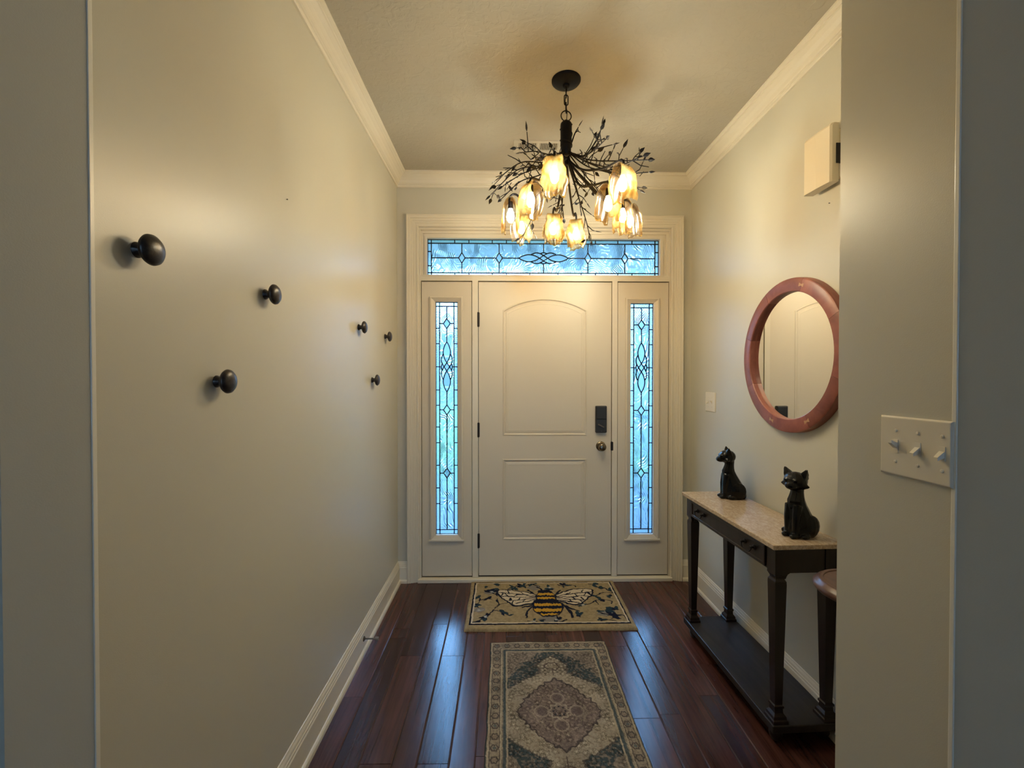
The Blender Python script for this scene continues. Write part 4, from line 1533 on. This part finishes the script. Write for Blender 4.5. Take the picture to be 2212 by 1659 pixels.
def paint_mat(U, V, w_, l_):
    C = np.empty(U.shape + (3,))
    C[:] = TAN
    n = vnoise(U, V, 2.2, 1)
    C *= (0.82 + .36 * n)[..., None]
    Zo = np.zeros(U.shape)
    Uw = U + (vnoise(U, V, 1.3, 8) - .5) * .5
    Vw = V + (vnoise(U, V, 1.3, 9) - .5) * .5

    def put(mask, col):
        C[mask] = col

    def blob(c, a, b, ang, col):
        ca, sa = math.cos(ang), math.sin(ang)
        x, y = (Uw - c[0]) * ca + (Vw - c[1]) * sa, -(Uw - c[0]) * sa + (Vw - c[1]) * ca
        m = (np.abs(x / a) ** 1.4 + np.abs(y / b) ** 1.6) < 1
        put(m, col)
        Zo[m] = .05

    def stem(pts, wd=.14, col=NAVY):
        put(poly_d(Uw, Vw, smooth_pts(pts, False)) < wd, col)
    rr = random.Random(4)

    def leafc(c, n_, spread, size, col=TEAL, flower=False):
        for i in range(n_):
            a = rr.uniform(0, 6.28)
            p = (c[0] + spread * math.cos(a) * rr.uniform(.4, 1), c[1] + spread * math.sin(a) * rr.uniform(.4, 1))
            blob(p, size * rr.uniform(.8, 1.2), size * rr.uniform(.4, .6), a + rr.uniform(-.5, .5), rr.choice((col, NAVY, TEAL)))
        if flower:
            blob(c, .55, .45, .3, (.30, .33, .36))
            blob(c, .22, .2, .3, CREAM)
    # shaded ground behind flowers
    for c, a, b in (((19.2, 19.0), 2.6, 1.9), ((2.9, 14.6), 1.6, 1.2), ((5.2, 6.0), 1.6, 1.2), ((16.6, 4.0), 1.9, 1.2), ((32.5, 16.6), 2.0, 1.3), ((20.6, 4.6), 1.3, .9)):
        blob(c, a, b, 0, tuple(.75 * g for g in GREY))
    # sprigs
    stem([(2.3, 20.0), (4.2, 17.8), (6.2, 14.9), (7.4, 12.3), (6.8, 9.8)])
    stem([(6.2, 14.9), (8.4, 15.3), (10.2, 17.0)])
    stem([(6.9, 9.2), (7.4, 11.5), (6.6, 13.6)], .1)
    stem([(7.0, 12.4), (8.6, 11.6), (9.6, 11.4)], .1)
    stem([(2.3, 7.9), (2.7, 10.0), (2.5, 12.4), (2.9, 14.4)])
    stem([(2.7, 10.3), (4.4, 9.2), (5.6, 9.5)])
    stem([(5.0, 6.0), (6.6, 7.0), (7.1, 8.2)])
    stem([(10.4, 5.2), (11.6, 3.9), (12.6, 2.5), (14.6, 2.4), (16.6, 1.8)])
    stem([(12.0, 5.0), (11.8, 3.8), (10.7, 3.0)])
    stem([(15.4, 2.0), (17.0, 2.6), (18.2, 3.4)])
    stem([(22.9, 2.4), (24.4, 3.2), (25.2, 2.8), (26.6, 2.4), (27.6, 3.6)])
    stem([(31.4, 2.1), (32.8, 2.6), (33.4, 3.8), (34.2, 4.6)])
    stem([(31.5, 12.4), (31.3, 10.6), (33.0, 10.2), (35.0, 10.9), (34.9, 12.2)])
    stem([(31.4, 8.6), (33.6, 7.0), (36.4, 6.8)])
    stem([(34.8, 4.2), (36.0, 5.8), (36.8, 7.2)])
    stem([(30.8, 16.0), (32.4, 17.0), (34.2, 16.8), (35.0, 18.4)])
    stem([(33.2, 18.6), (36.0, 17.4), (36.6, 18.9)])
    stem([(30.6, 19.6), (32.8, 19.2), (34.0, 19.8)])
    stem([(26.4, 13.0), (28.2, 12.6), (29.6, 12.2), (31.0, 10.8)])
    stem([(14.2, 19.4), (15.2, 19.9), (16.4, 19.6)])
    stem([(20.4, 20.0), (22.0, 19.6), (22.9, 19.0)])
    leafc((4.6, 17.5), 7, 1.1, 1.0, NAVY, True)
    leafc((2.4, 19.6), 3, .6, .9)
    leafc((8.5, 15.8), 4, .8, .95)
    leafc((10.0, 16.9), 2, .5, .7)
    leafc((2.4, 12.0), 3, .8, .85)
    leafc((2.3, 8.6), 3, .8, .9)
    leafc((5.0, 9.4), 2, .6, .8)
    leafc((2.9, 14.8), 3, .6, .6, GREY, True)
    leafc((5.6, 6.0), 6, 1.4, 1.0, TEAL, True)
    leafc((7.4, 4.8), 2, .5, .9)
    leafc((4.0, 3.0), 2, .4, .7)
    leafc((6.6, 2.0), 2, .6, .9)
    leafc((11.4, 3.6), 6, 1.3, .85)
    leafc((13.8, 2.4), 5, 1.2, .95)
    leafc((16.4, 2.0), 3, .8, .8)
    leafc((20.6, 3.9), 5, 1.0, .8, TEAL, True)
    leafc((24.6, 2.8), 6, 1.3, .8)
    leafc((32.6, 2.4), 4, 1.0, .85)
    leafc((33.9, 4.4), 2, .5, .9)
    leafc((36.2, 5.0), 2, .7, .8)
    leafc((35.2, 8.4), 2, .5, .9)
    leafc((31.4, 8.6), 3, .7, .95)
    leafc((33.0, 10.4), 2, .8, .85)
    leafc((27.8, 12.6), 4, 1.0, .8, TEAL, True)
    leafc((25.6, 16.9), 5, 1.0, 1.0)
    leafc((32.8, 15.4), 6, 1.5, 1.05)
    leafc((35.4, 14.8), 3, .8, .9)
    leafc((34.2, 17.4), 4, 1.0, 1.0, NAVY)
    leafc((31.0, 19.2), 3, .7, .8)
    leafc((15.6, 19.7), 3, .8, .7, GREY, True)
    leafc((20.6, 19.0), 5, 1.2, .9, NAVY, True)
    leafc((17.4, 19.3), 2, .5, .7)
    # legs, antennae
    for pts in ([(16.4, 11.3), (14.9, 12.9), (13.2, 13.6)], [(16.2, 12.4), (14.7, 14.4), (13.9, 18.0)], [(15.8, 14.0), (16.3, 15.7)], [(22.7, 12.0), (24.1, 14.8), (24.5, 18.1)], [(22.6, 12.2), (24.6, 14.2), (26.4, 15.4)], [(22.9, 12.6), (25.9, 15.2)],
                [(17.0, 8.2), (15.9, 6.6), (15.1, 5.2)], [(21.6, 8.0), (22.6, 6.4), (23.2, 5.4)], [(18.6, 5.2), (18.3, 4.3), (17.5, 3.7)], [(20.4, 5.2), (21.2, 5.0)]):
        put(poly_d(Uw, Vw, smooth_pts(pts, False)) < .26, NAVY)
    # wings
    WL = smooth_pts([(17.2, 8.0), (14.72, 6.4), (11.89, 5.55), (9.02, 4.9), (7.3, 5.4), (7.0, 6.85), (8.01, 8.6), (9.4, 10.6), (10.55, 12.2), (12.07, 12.95), (14.02, 12.4), (16.4, 11.3), (17.3, 10.0)])
    WR = smooth_pts([(21.5, 8.0), (23.67, 6.6), (25.93, 5.2), (29.14, 4.6), (31.4, 5.1), (31.5, 6.45), (30.3, 8.6), (28.62, 10.9), (26.79, 12.4), (24.89, 12.2), (23.08, 11.2), (21.4, 10.5)])
    for W_, sx, x0 in ((WL, -1, 17.3), (WR, 1, 21.4)):
        m = inside(Uw, Vw, W_)
        put(m, CREAM)
        Zo[m] = .08
        put(poly_d(Uw, Vw, W_ + [W_[0]]) < .24, NAVY)

        def P(a, b):
            return (x0 + sx * a, b)
        for pts in ([P(0, 8.5), P(4, 7.6), P(7, 6.9), P(10.2, 6.4)], [P(0, 9.0), P(4, 8.9), P(8, 8.4), P(9.6, 8.6)], [P(0, 9.6), P(4, 10.1), P(7.4, 10.6)], [P(0, 10.2), P(3, 11.0), P(5.5, 11.8)],
                    [P(3.2, 7.7), P(4.2, 6.6)], [P(5.4, 7.3), P(6.0, 8.7)], [P(7.2, 6.9), P(7.6, 5.4)], [P(4.4, 9.0), P(5.2, 10.2)], [P(7.4, 8.5), P(8.3, 7.0)], [P(3.4, 10.0), P(3.9, 11.4)], [P(6.2, 10.4), P(6.4, 11.9)], [P(8.8, 6.6), P(9.3, 8.5)], [P(6.8, 9.1), P(7.0, 10.4)]):
            put((poly_d(Uw, Vw, pts) < .17) & m, NAVY)
    # body
    jag = (np.abs(((Uw * 1.25) % 1) - .5) - .25) * .55

    def ell(c, a, b):
        return ((Uw - c[0]) / a) ** 2 + ((Vw - c[1]) / b) ** 2
    ab = ell((19.25, 13.4), 3.75, 4.6) < 1
    put(ab, NAVY)
    t_ = ell((19.3, 9.0), 2.6, 2.9) < 1
    put(t_, NAVY)
    put(ell((19.3, 6.3), 1.9, 1.25) < 1, NAVY)
    Zo[ab | t_] = .1
    Vj = Vw + jag
    abi = ell((19.25, 13.4), 3.4, 4.25) < 1
    for a, b in ((12.0, 13.1), (14.4, 15.7), (16.55, 17.3)):
        put(abi & (Vj > a) & (Vj < b), YEL)
    ti = ell((19.3, 8.9), 2.25, 2.75) < 1
    for a, b in ((6.95, 8.0), (9.0, 9.85)):
        put(ti & (Vj > a) & (Vj < b), YEL)
    Ub, Vb = U * .75 + Uw * .25, V * .75 + Vw * .25
    e = np.minimum(np.minimum(Ub - .95, w_ - .95 - Ub), np.minimum(Vb - .75, l_ - 1.75 - Vb))
    put((e > 0) & (e < .36), NAVY)
    put((e >= .36) & (e < .72), CREAM)
    Zo[(e > -.1) & (e < .1)] = -.12
    return C, Zo


textile('door_mat', M['mat_pile'], (10.25, 105.1, 0), 38.3, 22.4, .6, .1, paint_mat, .5, 'tan hooked doormat with a bumblebee and navy sprigs before the door', 'doormat')

BEI, TAU, MAU, RN = (.36, .31, .245), (.21, .175, .15), (.18, .14, .13), (.055, .075, .085)


def paint_rug(U, V, w_, l_):
    C = np.empty(U.shape + (3,))
    Zo = np.zeros(U.shape)
    n1 = vnoise(U, V, 1.6, 2)
    n2 = vnoise(U, V, 3.5, 5)
    n3 = vnoise(U, V, .5, 6)
    Uw = U + (vnoise(U, V, 1.8, 11) - .5) * .45
    Vw = V + (vnoise(U, V, 1.8, 12) - .5) * .45
    cu, cv = w_ / 2, 19.0
    du = np.abs(Uw - cu)
    dv = np.abs(Vw - cv)

    def mixc(a, b, t):
        return np.array(a) * (1 - t[..., None]) + np.array(b) * t[..., None]
    # field corners: taupe flowers
    C[:] = mixc(TAU, (.30, .25, .205), np.clip((n2 - .35) * 2.2, 0, 1))
    # half width of the light medallion field by distance from the centre
    hv = np.interp(dv, [0, 4.6, 6.5, 8.2, 9.2, 10.2, 11.4, 12.8, 14.2], [9.4, 9.2, 7.0, 4.4, 2.5, 2.5, 2.95, 1.9, 0.0])
    hv2 = np.interp(dv, [0, 4.6, 7, 10, 12, 14.5, 16.2], [12.5, 12.3, 9.8, 7.0, 5.6, 2.4, 0])
    navy = (du < hv2 + (n1 - .5) * 2.2)
    C[navy] = mixc(RN, TAU, np.clip((n2 - .45) * 2.6, 0, 1))[navy]
    lite = du < hv
    C[lite] = mixc(BEI, (.25, .20, .155), np.clip((n2 - .55) * 2.4, 0, 1))[lite]
    edge = np.abs(du - hv)
    dash = (((Vw + Uw * .3) * 2.4) % 1) < .45
    C[(edge < .32) & dash & (dv < 14)] = (.10, .09, .085)
    C[(edge < .12) & (dv < 14)] = (.13, .11, .10)
    # mauve medallion with scalloped rim
    ang = np.arctan2(dv, du)
    rr_ = (du / 7.1) ** 1.25 + (dv / 7.9) ** 1.25
    sc = .055 * np.abs(np.sin(ang * 14)) + (n1 - .5) * .05
    med = rr_ < 1 - sc
    C[med] = mixc(MAU, (.27, .215, .185), np.clip((n2 - .42) * 2.5, 0, 1))[med]
    C[np.abs(rr_ - (1 - sc)) < .03] = (.085, .07, .072)
    inner = rr_ < .62 - sc
    C[np.abs(rr_ - (.62 - sc)) < .018] = (.30, .25, .20)
    # small rosettes scattered over the field
    rg = random.Random(9)
    for i in range(230):
        a, b = rg.uniform(3.4, w_ - 3.4), rg.uniform(3.4, l_ - 3.4)
        a2 = a
        for aa in (a2, w_ - a2):
            m_ = (np.abs(U - aa) < 1.0) & (np.abs(V - b) < 1.0)
            d = np.hypot(U[m_] - aa, V[m_] - b)
            th_ = np.arctan2(V[m_] - b, U[m_] - aa)
            r0 = .42 * (1 + .25 * np.cos(5 * th_ + i))
            sub = C[m_]
            k1 = np.abs(d - r0) < .09
            sub[k1] *= .66
            sub[d < .16] *= 1.35
            C[m_] = sub
    # centre flower
    d0 = np.hypot(U - cu, V - cv)
    th_ = np.arctan2(V - cv, U - cu)
    C[np.abs(d0 - (1.55 + .22 * np.cos(8 * th_))) < .16] = (.36, .31, .25)
    for i in range(8):
        a = i * math.pi / 4
        C[np.hypot(U - cu - 1.0 * math.cos(a), V - cv - 1.0 * math.sin(a)) < .17] = (.03, .035, .05)
    for i in range(4):
        a = i * math.pi / 2
        dd = np.hypot(U - cu - 2.9 * math.cos(a), (V - cv - 2.9 * math.sin(a)))
        C[np.abs(dd - 1.15) < .13] = (.30, .25, .21)
        C[dd < .8] = mixc(MAU, (.11, .085, .085), n2)[dd < .8]
    # pendant trees
    for s_ in (1, -1):
        dd = np.hypot((U - cu) / 1.35, V - (cv + s_ * 11.2)) + (n1 - .5) * .5
        C[np.abs(dd - .95) < .12] = (.11, .085, .08)
        C[(np.abs(U - cu) < .12) & (np.abs(V - (cv + s_ * 9.6)) < 1.0)] = (.12, .09, .085)
    # borders
    Ub, Vb = U * .7 + Uw * .3, V * .7 + Vw * .3
    e = np.minimum(np.minimum(Ub, w_ - Ub), np.minimum(Vb, l_ - Vb))
    b1 = e < 3.1
    C[b1] = mixc((.32, .27, .205), (.20, .165, .14), np.clip((n2 - .4) * 2.2, 0, 1))[b1]
    C[(e > 2.65) & (e < 3.1)] = mixc(RN, (.10, .12, .125), n2)[(e > 2.65) & (e < 3.1)]
    for c_ in (.42, 2.3, 3.3):
        C[np.abs(e - c_) < .13] = (.40, .335, .25)
    for c_ in (.66, 2.1):
        C[np.abs(e - c_) < .07] = (.12, .10, .09)
    C[e < .22] = (.05, .06, .065)
    # border rosettes
    sp = 2.05
    spots = [(1.38, v_) for v_ in np.arange(1.38, l_, sp)] + [(w_ - 1.38, v_) for v_ in np.arange(1.38, l_, sp)] + [(u_, 1.38) for u_ in np.arange(1.38 + sp, w_ - 2, sp)] + [(u_, l_ - 1.38) for u_ in np.arange(1.38 + sp, w_ - 2, sp)]
    for i, (a, b) in enumerate(spots):
        m_ = (np.abs(U - a) < 1.0) & (np.abs(V - b) < 1.0)
        d = np.hypot(U[m_] - a, V[m_] - b)
        th_ = np.arctan2(V[m_] - b, U[m_] - a)
        sub = C[m_]
        r0 = .52 * (1 + .12 * np.cos(6 * th_))
        sub[np.abs(d - r0) < .13] = (.10, .085, .08)
        sub[d < .3] = (.26, .2, .16) if i % 2 else (.12, .13, .13)
        C[m_] = sub
    C *= (.80 + .4 * n3)[..., None]
    C *= (.85 + .3 * vnoise(U, V, 6, 14))[..., None]
    return C, Zo


RL = 37.0
textile('rug', M['rug_pile'], (9.06, 89.85 - RL / 2, 0), 23.9, RL, .22, .085, paint_rug, .2, 'faded oriental patterned small rug in beige, mauve and navy', 'rug')
